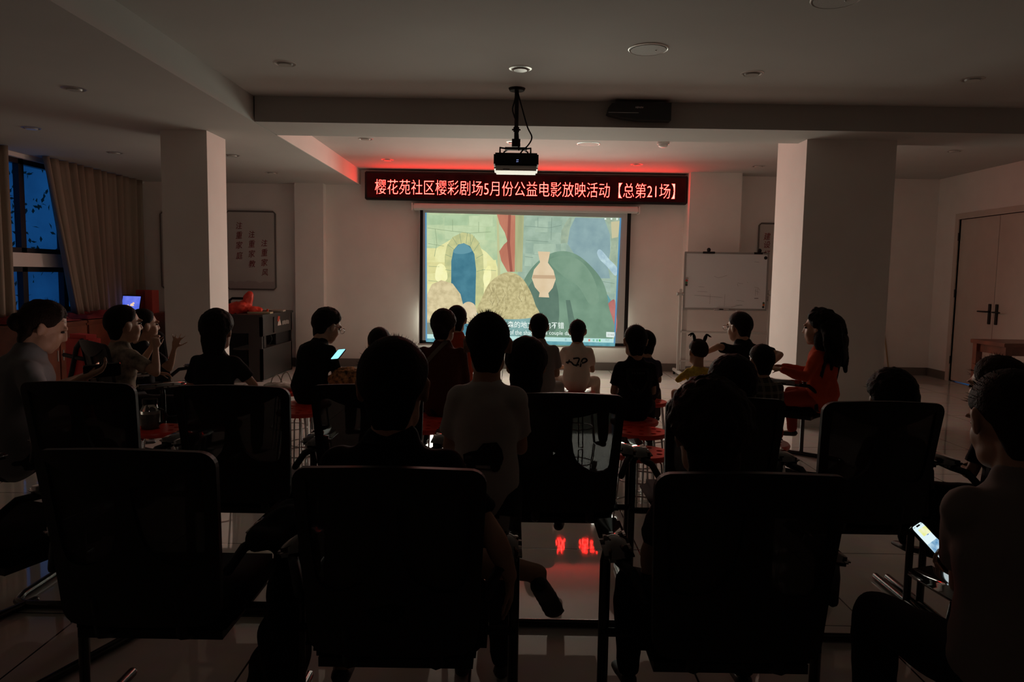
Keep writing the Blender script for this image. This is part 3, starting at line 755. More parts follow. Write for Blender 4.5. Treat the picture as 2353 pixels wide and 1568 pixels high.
# ------------------------------------------------------------------ black lectern desk by the left column
DX1 = atz(603, 878, 0).x; DY0 = atz(603, 878, 0).y; DY1 = 10.55; DH = .86
DX0 = aty(531, 760, DY0).x
DESK = mat('black_desk_board', (.020, .019, .018), .42)
dk = thing('lectern_desk', 'black multimedia desk with a red and white sticker by the back left wall', 'desk', ((DX0 + DX1) / 2, (DY0 + DY1) / 2, 0))
ox, oy = dk.location.x, dk.location.y
def dl(mb, x0, x1, y0, y1, z0, z1): return mb.lim(x0 - ox, x1 - ox, y0 - oy, y1 - oy, z0, z1)
dl(MB(), DX0, DX1 + .02, DY0 - .02, DY1 + .02, DH - .03, DH).build('top', DESK, dk, bevel=.005)
dl(MB(), DX1 - .03, DX1, DY0, DY1, .58, DH - .03).build('apron', DESK, dk)
dl(MB(), DX1 - .03, DX1, DY0, DY1, .02, .42).build('lower_panel', DESK, dk)
dl(MB(), DX1 - .10, DX1, DY0, DY0 + .05, 0, DH - .03).build('side_panel', DESK, dk)
dl(MB(), DX0, DX1 - .1, DY0, DY0 + .04, .62, DH - .03).build('side_panel', DESK, dk)
dl(MB(), DX0 + .22, DX1 - .1, DY0, DY0 + .04, 0, .62).build('side_panel', DESK, dk)
dl(MB(), DX0, DX1, DY1 - .04, DY1, 0, DH - .03).build('side_panel', DESK, dk)
dl(MB(), DX0, DX1 - .03, DY0 + .05, DY1 - .04, .40, .42).build('shelf', DESK, dk)
dl(MB(), DX1 - .05, DX1 - .03, DY0 + .65, DY1, .42, .58).build('back_panel', BLACK, dk)
dl(MB(), DX1 - .06, DX1 - .03, DY0 + .17, DY0 + .25, .42, .58).build('post', DESK, dk)
dl(MB(), DX1, DX1 + .012, DY0 + .45, DY0 + .48, .60, DH - .05).build('hinge', BLACKG, dk)
st = MB(); p0 = DY0 + .62
st.add([(DX1 + .004 - ox, p0 - oy, .68), (DX1 + .004 - ox, p0 + .16 - oy, .68), (DX1 + .004 - ox, p0 + .12 - oy, .74), (DX1 + .004 - ox, p0 + .07 - oy, .80)], [(0, 1, 2, 3)])
st.build('sticker', mat('white_sticker', (.6, .55, .5), .5), dk)
st = MB(); st.add([(DX1 + .005 - ox, p0 - .01 - oy, .74), (DX1 + .005 - ox, p0 + .06 - oy, .735), (DX1 + .005 - ox, p0 + .11 - oy, .80), (DX1 + .005 - ox, p0 + .02 - oy, .81)], [(0, 1, 2, 3)])
st.build('sticker', mat('red_sticker', (.45, .05, .02), .5), dk)
st = MB()
for i in range(5): st.box((DX1 + .005 - ox, p0 + .22 + i * .06 - oy, .705 + (i % 2) * .004), (.004, .04, .055))
st.build('sticker', mat('pale_sticker_letters', (.42, .41, .38), .5), dk)
MB().ell((DX1 + .004 - ox, DY1 - .16 - oy, .70), (.006, .022, .022)).build('lock', CHROME, dk)
tag(MB().tube(spline([(DX1 - .08, DY0 + .55, .58), (DX1 - .06, DY0 + .57, .5), (DX1 - .09, DY0 + .55, .43)], 5, False), .006).build('cable', BLACK, None, smooth=True), 'thin dark cable dangling inside the open bay of the black desk', 'cable')
# red plastic bag on the desk
BAGM = mat('crumpled_red_plastic', (.75, .055, .03), .3, spec=.6)
def blobby(name, label, cat, parts, m, voxel=.012, wr=.012, ws=16, group=None, seed=1):
    mb = MB()
    for c, r in parts: mb.ell(c, r)
    me_o = melt(mb, name, m, None, voxel, 2, wr, ws, seed)
    return tag(me_o, label, cat, group)
q = aty(556, 716, DY0 + .35)
blobby('plastic_bag', 'crumpled red plastic bag on the left end of the black desk', 'bag',
       [((q.x - .02, q.y, DH + .07), (.16, .13, .085)), ((q.x + .08, q.y + .02, DH + .17), (.07, .06, .12)), ((q.x + .16, q.y, DH + .04), (.12, .08, .045)), ((q.x - .12, q.y, DH + .06), (.09, .09, .07))], BAGM, .014, .022, 14)
for i, (px, py, dy, w, l, c, lab) in enumerate([(598, 722, .30, .30, .12, (.42, .36, .22), 'yellowish paper booklet lying at the near end of the black desk'), (628, 711, .85, .30, .2, (.42, .40, .34), 'pale notebook lying on the middle of the black desk'), (610, 718, .55, .16, .1, (.03, .03, .03), 'small black case lying on the black desk behind the booklet')]):
    q = aty(px, py, DY0 + dy)
    o = MB().box((q.x, q.y, DH + .012), (w, l, .022), Matrix.Rotation(.12 * i, 3, 'Z')).build(['paper_booklet', 'notebook', 'case'][i], mat('desk_item%d' % i, c, .5), None, bevel=.002)
    tag(o, lab, ['booklet', 'notebook', 'case'][i])
q = aty(615, 718, DY0 + .5)
tag(MB().cyl((q.x, q.y, DH + .001), (q.x, q.y, DH + .05), .014, n=14).build('bottle_cap', mat('orange_cap', (.6, .08, .02), .4), None), 'small orange cap standing on the black desk', 'cap')
# black trolley with a loop handle behind the desk
q = aty(548, 686, YB - .35)
hc = thing('trolley_bag', 'black case with a loop handle standing behind the red plastic bag', 'bag', (q.x, q.y, 0))
MB().lim(-.17, .17, -.1, .1, .04, .93).build('body', BLACK, hc, bevel=.03)
MB().loft([(p, .018, .018) for p in [(-.13, 0, .92), (-.13, 0, q.z - .03), (-.09, 0, q.z), (.09, 0, q.z), (.13, 0, q.z - .03), (.13, 0, .92)]], n=10).build('handle', BLACK, hc, smooth=True)
m = MB()
for x in (-.13, .13): m.cyl((x, -.08, .03), (x, .08, .03), .03)
m.build('wheel', BLACK, hc)

# ------------------------------------------------------------------ low cabinets under the window
CX1 = -5.02
for i, (y0, y1, lab) in enumerate([(7.55, 8.62, 'red-brown wooden cabinet under the window, nearest the camera'), (8.64, 9.72, 'red-brown wooden cabinet standing behind the seated boys'), (9.74, 10.8, 'red-brown wooden cabinet carrying the laptop in the far left corner')]):
    cb = thing('wooden_cabinet', lab, 'cabinet', ((XL + .02 + CX1) / 2, (y0 + y1) / 2, 0), 0, 'cabinets under the window')
    x0, x1, yy = XL + .03 - cb.location.x, CX1 - cb.location.x, (y1 - y0) / 2
    MB().lim(x0, x1 - .02, -yy, yy, .06, .77).build('body', WOOD, cb)
    MB().lim(x0, x1, -yy, yy, .77, .80).build('top', WOOD, cb, bevel=.006)
    MB().lim(x0, x1 - .05, -yy + .02, yy - .02, 0, .06).build('plinth', BLACK, cb)
    for s_ in (-1, 1):
        d = MB().lim(x1 - .02, x1 - .002, min(0, s_ * yy) + .01, max(0, s_ * yy) - .01, .09, .745).build('door', WOOD, cb, bevel=.004)
        MB().cyl((x1, s_ * .05, .38), (x1, s_ * .05, .50), .008).build('handle', GREYM, d)
CLOTH = mat('dark_red_cloth', (.20, .018, .022), .85, bump=.2, bscale=120)
def cloth_heap(name, label, x, y, sx, sy, h, m, seed):
    n = 26; vs = []; fs = []
    for j in range(n + 1):
        for i in range(n + 1):
            u, v = i / n * 2 - 1, j / n * 2 - 1
            e = max(0, 1 - max(abs(u), abs(v)) ** 4)
            z = h * e * (.55 + .6 * noise.noise(V((u * 1.7 + seed, v * 1.7, seed))) + .25 * noise.noise(V((u * 5, v * 5 + seed, 0)))) + .006
            vs.append((x + u * sx, y + v * sy, .80 + max(.004, z)))
    for j in range(n):
        for i in range(n): k = j * (n + 1) + i; fs.append((k, k + 1, k + n + 2, k + n + 1))
    me = bpy.data.meshes.new(name); me.from_pydata(vs, [], fs); me.update()
    me = evaluated(me, [('SOLIDIFY', dict(thickness=.006, offset=1)), ('SUBSURF', dict(levels=1))])
    return tag(link(name, me, m, None, True), label, 'cloth', 'red cloths on the cabinets')
cloth_heap('folded_cloth', 'dark red cloth bunched up on the nearest cabinet below the window', -5.33, 8.1, .27, .48, .17, CLOTH, 2.2)
cloth_heap('folded_cloth', 'dark red cloth spread flat over the middle cabinet', -5.33, 9.2, .27, .5, .09, CLOTH, 5.7)
# laptop, red gift box and banner
q = aty(300, 708, 10.0)
lp = thing('laptop', 'open laptop with a blue screen on the far cabinet', 'laptop', (-5.3, 10.12, .80), -.35)
MB().lim(-.17, .17, -.23, 0, 0, .02).build('keyboard_base', BLACK, lp, bevel=.004)
R_ = Matrix.Rotation(-.22, 3, 'X')
lid = MB().box(R_ @ V((0, 0, .12)) + V((0, 0, .02)), (.34, .012, .23), R_).build('lid', BLACK, lp, bevel=.003)
MB().box(R_ @ V((0, -.008, .12)) + V((0, 0, .02)), (.32, .003, .205), R_).build('display', emat('laptop_picture', (.05, .09, .55), 1.2, (.16, .20, .75), 4, sample=True), lid)
w = MB()
for cx, cz, r in ((-.10, .07, .03), (-.04, .08, .025), (.03, .09, .035), (.05, .12, .02)): w.ell(R_ @ V((cx, -.010, cz)) + V((0, 0, .02)), (r, .001, r * .9))
w.build('screen_shapes', emat('laptop_highlights', (.9, .62, .42), 1.0), lid)
q0, q1 = aty(318, 712, 10.4), aty(357, 667, 10.4)
gb = thing('gift_box', 'tall red cardboard box standing behind the laptop', 'box', ((q0.x + q1.x) / 2, 10.4, .80))
MB().lim(-(q1.x - q0.x) / 2, .02, -.06, .1, 0, q1.z - .80).build('box', mat('red_card', (.42, .055, .05), .6), gb, bevel=.004)
MB().lim(.02, (q1.x - q0.x) / 2, -.1, .1, 0, q1.z - .80).build('box', mat('bright_red_card', (.52, .09, .075), .6), gb, bevel=.004)
q = aty(372, 712, 10.5)
tag(MB().lim(-5.15 + .32, -5.15 + .55, 10.3, 10.7, .0, .78).build('storage_chest', mat('dark_red_chest', (.12, .018, .018), .5), None, bevel=.02), 'dark red chest beside the far cabinet by the left pillar', 'chest')
q = aty(200, 800, 7.0)
RB = mat('bright_red_fabric', (.50, .012, .008), .6)
rb = thing('red_bag', 'bright red fabric bag with black straps standing behind the left boys', 'bag', (aty(192, 810, 6.9).x, 6.9, 0), -.5)
bz = aty(192, 768, 6.9).z
MB().lim(-.17, .17, -.09, .09, .0, bz).build('body', RB, rb, bevel=.04)
k = MB(); k.tube([(-.12, -.095, .25), (-.02, -.1, .45), (.06, -.1, bz - .12), (.14, -.095, bz - .05)], .024); k.tube([(-.15, -.095, bz - .2), (.15, -.095, bz - .22)], .02)
k.build('strap', BLACK, rb, smooth=True)

# table at the right edge and broom
q = atz(2312, 790, .76)
tb = thing('wooden_table', 'red-brown wooden table cut off by the right edge of the photo', 'table', (q.x + .45, q.y + .02, 0))
MB().lim(-.45, .45, 0, .6, .715, .76).build('tabletop', WOOD, tb, bevel=.006)
MB().lim(-.39, .39, .04, .56, .62, .715).build('apron', WOOD, tb)
for x in (-.39, .39):
    for y in (.05, .55): MB().lim(x - .035, x + .035, y - .035, y + .035, 0, .715).build('leg', WOOD, tb)
bp0, bp1 = aty(2042, 842, YB - .1), aty(2030, 745, YB - .03)
br = thing('broom', 'broom with a pale wooden stick leaning on the wall behind the right pillar', 'broom', (bp0.x, bp0.y, 0))
MB().tube([(0, 0, .10), (bp1.x - bp0.x, .07, bp1.z)], .011).build('stick', mat('pale_wood_stick', (.42, .27, .14), .5), br, smooth=True)
MB().box((-.02, 0, .05), (.24, .06, .10)).build('brush', mat('brown_bristles', (.10, .065, .045), .9), br, bevel=.012)

# ------------------------------------------------------------------ office chairs with mesh backs
MESHF = bpy.data.materials.new('open_chair_mesh'); MESHF.use_nodes = True
_n, _l = MESHF.node_tree.nodes, MESHF.node_tree.links
_b = _n['Principled BSDF']; _b.inputs['Base Color'].default_value = (.02, .018, .017, 1); _b.inputs['Roughness'].default_value = .8; _b.inputs['Alpha'].default_value = .86
BW = .235
def bend_back(p):
    x, v, t = p
    y = -.185 - .075 * (max(v, 0) / .5) ** 1.3 - .035 * (1 - (x / BW) ** 2)
    return V((x, y - t, .45 + v * .985))
def rrect(x0, x1, z0, z1, r, top=0, taper=0, n=6):
    P = []
    for cx, cz, a in ((x1 - r, z1 - r, 0), (x0 + r, z1 - r, 90), (x0 + r, z0 + r, 180), (x1 - r, z0 + r, 270)):
        for i in range(n + 1):
            q = math.radians(a + 90 * i / n)
            P.append((cx + r * math.cos(q), cz + r * math.sin(q)))
        if a == 0 and top:
            for i in range(1, 8):
                u = i / 8; P.append((x1 - r + (x0 - x1 + 2 * r) * u, z1 + top * math.sin(PI * u)))
    return [(x * (1 - taper * (1 - (z - z0) / (z1 - z0))), z) for x, z in P]
def window_loop(s):
    P = []
    top = lambda u: .405 + .065 * (abs(u) / .2) ** 2
    for i in range(9): u = .022 + (.198 - .022) * i / 8; P.append((u, top(u)))
    P += [(.197, .36), (.193, .28), (.188, .22), (.178, .19), (.16, .178), (.13, .175), (.10, .182), (.07, .20), (.048, .225), (.034, .26), (.026, .31), (.022, .36)]
    return [(s * x, z) for x, z in P]
def make_chair():
    r = thing('office_chair', 'x', 'chair')
    outer = rrect(-BW, BW, .0, .50, .045, .010, .10)
    me = plate([outer, window_loop(1), window_loop(-1)], .020, .05, bend_back)
    link('back_frame', me, BLACK, r)
    for s in (1, -1):
        w = [(x * 1.0 + s * .0, z) for x, z in window_loop(s)]
        cx = sum(x for x, z in w) / len(w); cz = sum(z for x, z in w) / len(w)
        w = [(cx + (x - cx) * 1.03, cz + (z - cz) * 1.03) for x, z in w]
        me = plate([w], .003, .05, lambda p: bend_back(V((p.x, p.y, p.z + .006))))
        link('mesh_panel', me, MESHF, r)
    m = MB().lim(-.235, .235, -.19, .26, .41, .475); m.build('seat', SEATF, r, bevel=.028, smooth=True, seg=3)
    m = MB().lim(-.2, .2, -.17, .2, .385, .41); m.tube([(-.305, .02, .395), (.305, .02, .395)], .013); m.build('seat_frame', BLACK, r)
    for s in (1, -1):
        a = MB().box((s * .285, .03, .665), (.078, .30, .026), Matrix.Rotation(.10 * s, 3, 'Y')).build('armrest', ARMPAD, r, bevel=.011, smooth=True)
        t = MB(); t.tube([(s * .235, -.21, .60), (s * .26, -.16, .645), (s * .285, -.10, .65), (s * .285, .13, .65)], .014)
        t.build('armrest_tube', BLACK, a, smooth=True)
        t = MB(); t.tube([(s * .295, .03, .652), (s * .305, .03, .60), (s * .305, .03, .02)], .0155, n=12); t.build('leg', TUBE, r, smooth=True)
    P = [(-.305, .30, .017), (-.305, -.20, .017), (-.285, -.27, .017), (-.23, -.30, .017), (.23, -.30, .017), (.285, -.27, .017), (.305, -.20, .017), (.305, .30, .017)]
    MB().tube(P, .0165, n=10).build('sled_base', TUBE, r, smooth=True)
    for s in (1, -1): MB().tube([(s * .11, -.16, .40), (s * .11, -.21, .42), (s * .11, -.225, .52)], .018).build('back_bracket', BLACK, r, smooth=True)
    return r
chair0 = make_chair()
first_chair = [True]
def chair(px, y, label, yaw=0, x=None, at=None):
    """px = the photo column of the middle of the top edge, y = its distance"""
    c = chair0 if first_chair[0] else copy_tree(chair0); first_chair[0] = False
    xx = aty(px, 900, y).x if x is None else x
    a = math.radians(yaw)
    o = V((math.sin(a) * -.0, 0, 0)); back = Matrix.Rotation(a, 3, 'Z') @ V((0, -.28, 0))
    c.location = (xx - back.x, y - back.y, 0) if at is None else (at[0], at[1], 0); c.rotation_euler = (0, 0, a)
    c['label'] = label; c['group'] = 'mesh-back office chairs'
    return c
CH = {}
CH['fl'] = chair(278, 1.83, 'empty mesh-back chair nearest the camera at the lower left corner')
CH['fm'] = chair(893, 1.70, 'mesh-back chair of the man in the dark polo, front row middle')
CH['fr'] = chair(1742, 1.70, 'mesh-back chair of the person with curly hair, front row right')
CH['l1'] = chair(176, 2.93, 'mesh-back chair behind which the woman with the phone sits, second row far left', 0)
CH['l2'] = chair(530, 2.90, 'empty mesh-back chair in the second row, left of the man in the polo')
CH['mm'] = chair(1302, 2.84, 'mesh-back chair in the second row just right of the standing child')
CH['rm'] = chair(1672, 2.80, 'mesh-back chair in the second row behind the curly haired person')
CH['rr'] = chair(2036, 2.76, 'mesh-back chair with a clear top edge in front of the blurred head at right')
CH['hid'] = chair(842, 2.98, 'mesh-back chair mostly hidden behind the head of the man in the polo')
CH['b1'] = chair(214, 4.62, 'mesh-back chair turned sideways holding the boy in the patterned shirt', -42)
CH['b2'] = chair(330, 5.60, 'mesh-back chair with a bright rim behind the boy in the dark shirt', -28)
CH['w'] = chair(1920, 5.35, 'mesh-back chair turned to the left holding the woman in orange', 52)
CH['nr'] = chair(2330, 1.55, 'mesh-back chair of the person with the lit phone at the right edge', 8, at=(1.36, 1.68))
CH['nr2'] = chair(2440, 2.75, 'mesh-back chair at the right edge under the person with tied hair', 0)
CH['nl'] = chair(-190, 2.3, 'mesh-back chair cut off by the left edge of the photo', -20)

# ------------------------------------------------------------------ red stools
def make_stool():
    r = thing('stool', 'x', 'stool')
    holes = [circle(.105 * math.cos(2 * PI * i / 8), .105 * math.sin(2 * PI * i / 8), .017, 12) for i in range(8)] + [circle(0, 0, .016, 12)]
    me = plate([circle(0, 0, .155, 48)] + holes, .028, .2)
    me.transform(Matrix.Translation((0, 0, .422)))
    link('seat', me, REDP, r)
    m = MB(); n = 48
    prof = [(.150, .424), (.160, .428), (.162, .440), (.155, .4502)]
    m.add([(R_ * math.cos(2 * PI * j / n), R_ * math.sin(2 * PI * j / n), z) for R_, z in prof for j in range(n)], [(i * n + j, i * n + (j + 1) % n, (i + 1) * n + (j + 1) % n, (i + 1) * n + j) for i in range(3) for j in range(n)])
    m.build('rim', REDP, r, smooth=True)
    for k in range(4):
        a = PI / 4 + k * PI / 2; c, s = math.cos(a), math.sin(a); d = V((-s, c, 0)) * .018
        t = MB()
        o = V((c, s, 0))
        t.tube([o * .17 + d + V((0, 0, .01)), o * .125 + d + V((0, 0, .40)), o * .10 + d * .6 + V((0, 0, .425)), o * .10 - d * .6 + V((0, 0, .425)), o * .125 - d + V((0, 0, .40)), o * .17 - d + V((0, 0, .01)), o * .17 + d + V((0, 0, .008))], .0055)
        t.build('leg', CHROME, r, smooth=True)
    m = MB(); m.loft([((.150 * math.cos(2 * PI * j / 24), .150 * math.sin(2 * PI * j / 24), .15), .005, .005) for j in range(25)], n=8, ends=False)
    m.build('foot_ring', CHROME, r, smooth=True)
    return r
stool0 = make_stool(); fs_ = [True]
def stool(x, y, label, rz=0):
    c = stool0 if fs_[0] else copy_tree(stool0); fs_[0] = False
    c.location = (x, y, 0); c.rotation_euler = (0, 0, rz)
    c['label'] = label; c['group'] = 'red stools'
    return c
def stool_px(px, py, label, rz=0):
    q = atz(px, py, .45); return stool(q.x, q.y, label, rz)
stool_px(1474, 1038, 'empty red stool with dark holes, the nearer of two between the middle chairs', .2)
stool_px(1474, 990, 'empty red stool just beyond the nearer one between the middle chairs', .6)
stool_px(664, 897, 'red stool under the white paper bag', .3)
stool_px(690, 943, 'red stool half hidden between two mesh chairs left of the man in the polo', .9)
stool_px(984, 978, 'red stool with holes to the left of the standing child', .1)
jar_st = stool_px(362, 985, 'red stool carrying the glass jar', .4)

# white paper bag, jar
q = atz(656, 896, .45)
BAG = mat('white_paper_bag', (.55, .53, .48), .7, bump=.2, bscale=30)
pb = thing('paper_bag', 'small white bag with string handles lying on a red stool', 'bag', (q.x - .01, q.y, .451))
mb = MB(); mb.ell((-.04, 0, .03), (.13, .09, .03)); mb.ell((.05, 0, .025), (.09, .08, .025)); melt(mb, 'body', BAG, pb, .012, 2, .01, 22)
for dx, dz in ((-.06, .10), (.02, .12)):
    MB().tube(spline([(dx - .05, 0, .04), (dx - .03, 0, dz), (dx + .01, 0, dz + .02), (dx + .05, 0, .04)], 6, False), .005).build('handle', BAG, pb, smooth=True)
q = jar_st.location
JG2 = bpy.data.materials.new('jar_glass'); JG2.use_nodes = True
_b = JG2.node_tree.nodes['Principled BSDF']; _b.inputs['Base Color'].default_value = (.5, .5, .45, 1); _b.inputs['Roughness'].default_value = .04; _b.inputs['Transmission Weight'].default_value = .9
jr = thing('glass_jar', 'round glass tea jar with a dark lid on the red stool at left', 'jar', (aty(345, 955, q.y).x, q.y, .451))
MB().loft([((0, 0, .0), .05, .05), ((0, 0, .02), .056, .056), ((0, 0, .11), .056, .056), ((0, 0, .135), .042, .042), ((0, 0, .15), .040, .040)], n=28, ends=False).build('glass', JG2, jr, smooth=True)
MB().cyl((0, 0, .15), (0, 0, .18), .043, n=28).build('lid', BLACKG, jr)
MB().cyl((0, 0, .004), (0, 0, .09), .049, n=24).build('tea', mat('dark_tea', (.05, .03, .012), .3), jr)
MB().tube(spline([(.054, 0, .12), (.09, 0, .10), (.09, 0, .05), (.056, 0, .03)], 5, False), .007).build('handle', BLACKG, jr, smooth=True)

# ------------------------------------------------------------------ people
SKIN = mat('skin', (.42, .25, .17), .55, spec=.3, var=.06, bscale=9)
HAIR = mat('black_hair', (.010, .008, .007), .7, spec=.12, bump=.5, bscale=150)
HAIRB = mat('dark_brown_hair', (.022, .013, .009), .7, spec=.12, bump=.5, bscale=150)
PUPIL = mat('dark_eye', (.02, .015, .012), .1)
SHOE = mat('dark_shoe', (.015, .014, .014), .5)
LENSF = mat('glasses_rim', (.05, .05, .05), .2, metal=.6)
def cloth(name, col, var=0, sc=30): return mat('cloth_' + name, col, .9, spec=.15, var=var, bscale=sc)

def add_hand(mb, W, d, nrm, side, s, curl=25, spread=6, thumb=40):
    """palm, four unequal fingers with two bends, thumb from the side of the palm"""
    d = d.normalized(); nrm = (nrm - d * nrm.dot(d)).normalized(); ac = d.cross(nrm).normalized()   # ac: across the palm
    th = ac * side                                                                                  # towards the thumb
    K = W + d * .088 * s
    mb.loft([(W - d * .01, .024 * s, .019 * s), (W + d * .03 * s, .034 * s, .016 * s), (W + d * .06 * s, .040 * s, .015 * s), (K, .039 * s, .013 * s)], side=ac, n=12)
    for i, (off, L) in enumerate(((.029, .072), (.010, .080), (-.010, .074), (-.029, .058))):
        a = math.radians(spread) * (1.5 - i) / 1.5 * 1.2
        fd = (d * math.cos(a) + th * math.sin(a)).normalized()
        p = K + th * off * s - d * .006 * s; pts = [p]; ang = 0
        for k, fr in enumerate((.45, .31, .24)):
            ang += math.radians(curl) * (.7 if k == 0 else 1.0)
            p = p + (fd * math.cos(ang) + nrm * math.sin(ang)) * L * fr * s; pts.append(p)
        mb.tube(pts, .0085 * s, n=8, r2=.0068 * s)
    p = W + d * .025 * s + th * .026 * s; t = math.radians(thumb); q = (d * math.cos(t) + th * math.sin(t) + nrm * .25).normalized()
    p1 = p + q * .042 * s; q2 = (q + d * .35 + nrm * math.radians(curl) * .5).normalized(); p2 = p1 + q2 * .030 * s; p3 = p2 + q2 * .024 * s
    mb.tube([p, p1, p2, p3], .0105 * s, n=8, r2=.008 * s)

def hair_shell(mb, hs, thick, back=-.60, front=.52, sidez=-.08, wob=0, wsc=9, seed=0, parting=0):
    """cap of hair over the skull, hidden inside the head below the hairline"""
    nu, nv = 56, 40; k = len(mb.v)
    c = V((0, -.010, .022))
    vs = []; fs = []
    for i in range(nv + 1):
        th = PI * i / nv
        for j in range(nu):
            ph = 2 * PI * j / nu
            d = V((math.sin(th) * math.sin(ph), math.sin(th) * math.cos(ph), math.cos(th)))
            az = abs((ph + PI) % (2 * PI) - PI)                          # 0 in front, pi behind
            lim = front if az < .55 else (front + (sidez - front) * min(1, (az - .55) / .75) if az < 1.3 else sidez + (back - sidez) * min(1, max(0, az - 1.5) / .7))
            base = 1 / math.sqrt((d.x / .0755) ** 2 + (d.y / .0965) ** 2 + (d.z / .089) ** 2)
            m_ = max(0, min(1, (d.z - lim) / .16)); m2 = max(0, min(1, (d.z - lim) / .42))
            t = thick * (1 + .35 * max(0, d.z)) + wob * (noise.noise(d * wsc + V((seed, seed, 0))) + .5 * noise.noise(d * wsc * 2.3 + V((0, seed, seed))))
            r = base * (.90 + .10 * m_) + t * (.25 + .75 * m2) * m_
            vs.append((c + d * r) * hs)
    for i in range(nv):
        for j in range(nu): fs.append((i * nu + j, i * nu + (j + 1) % nu, (i + 1) * nu + (j + 1) % nu, (i + 1) * nu + j))
    mb.add(vs, fs)

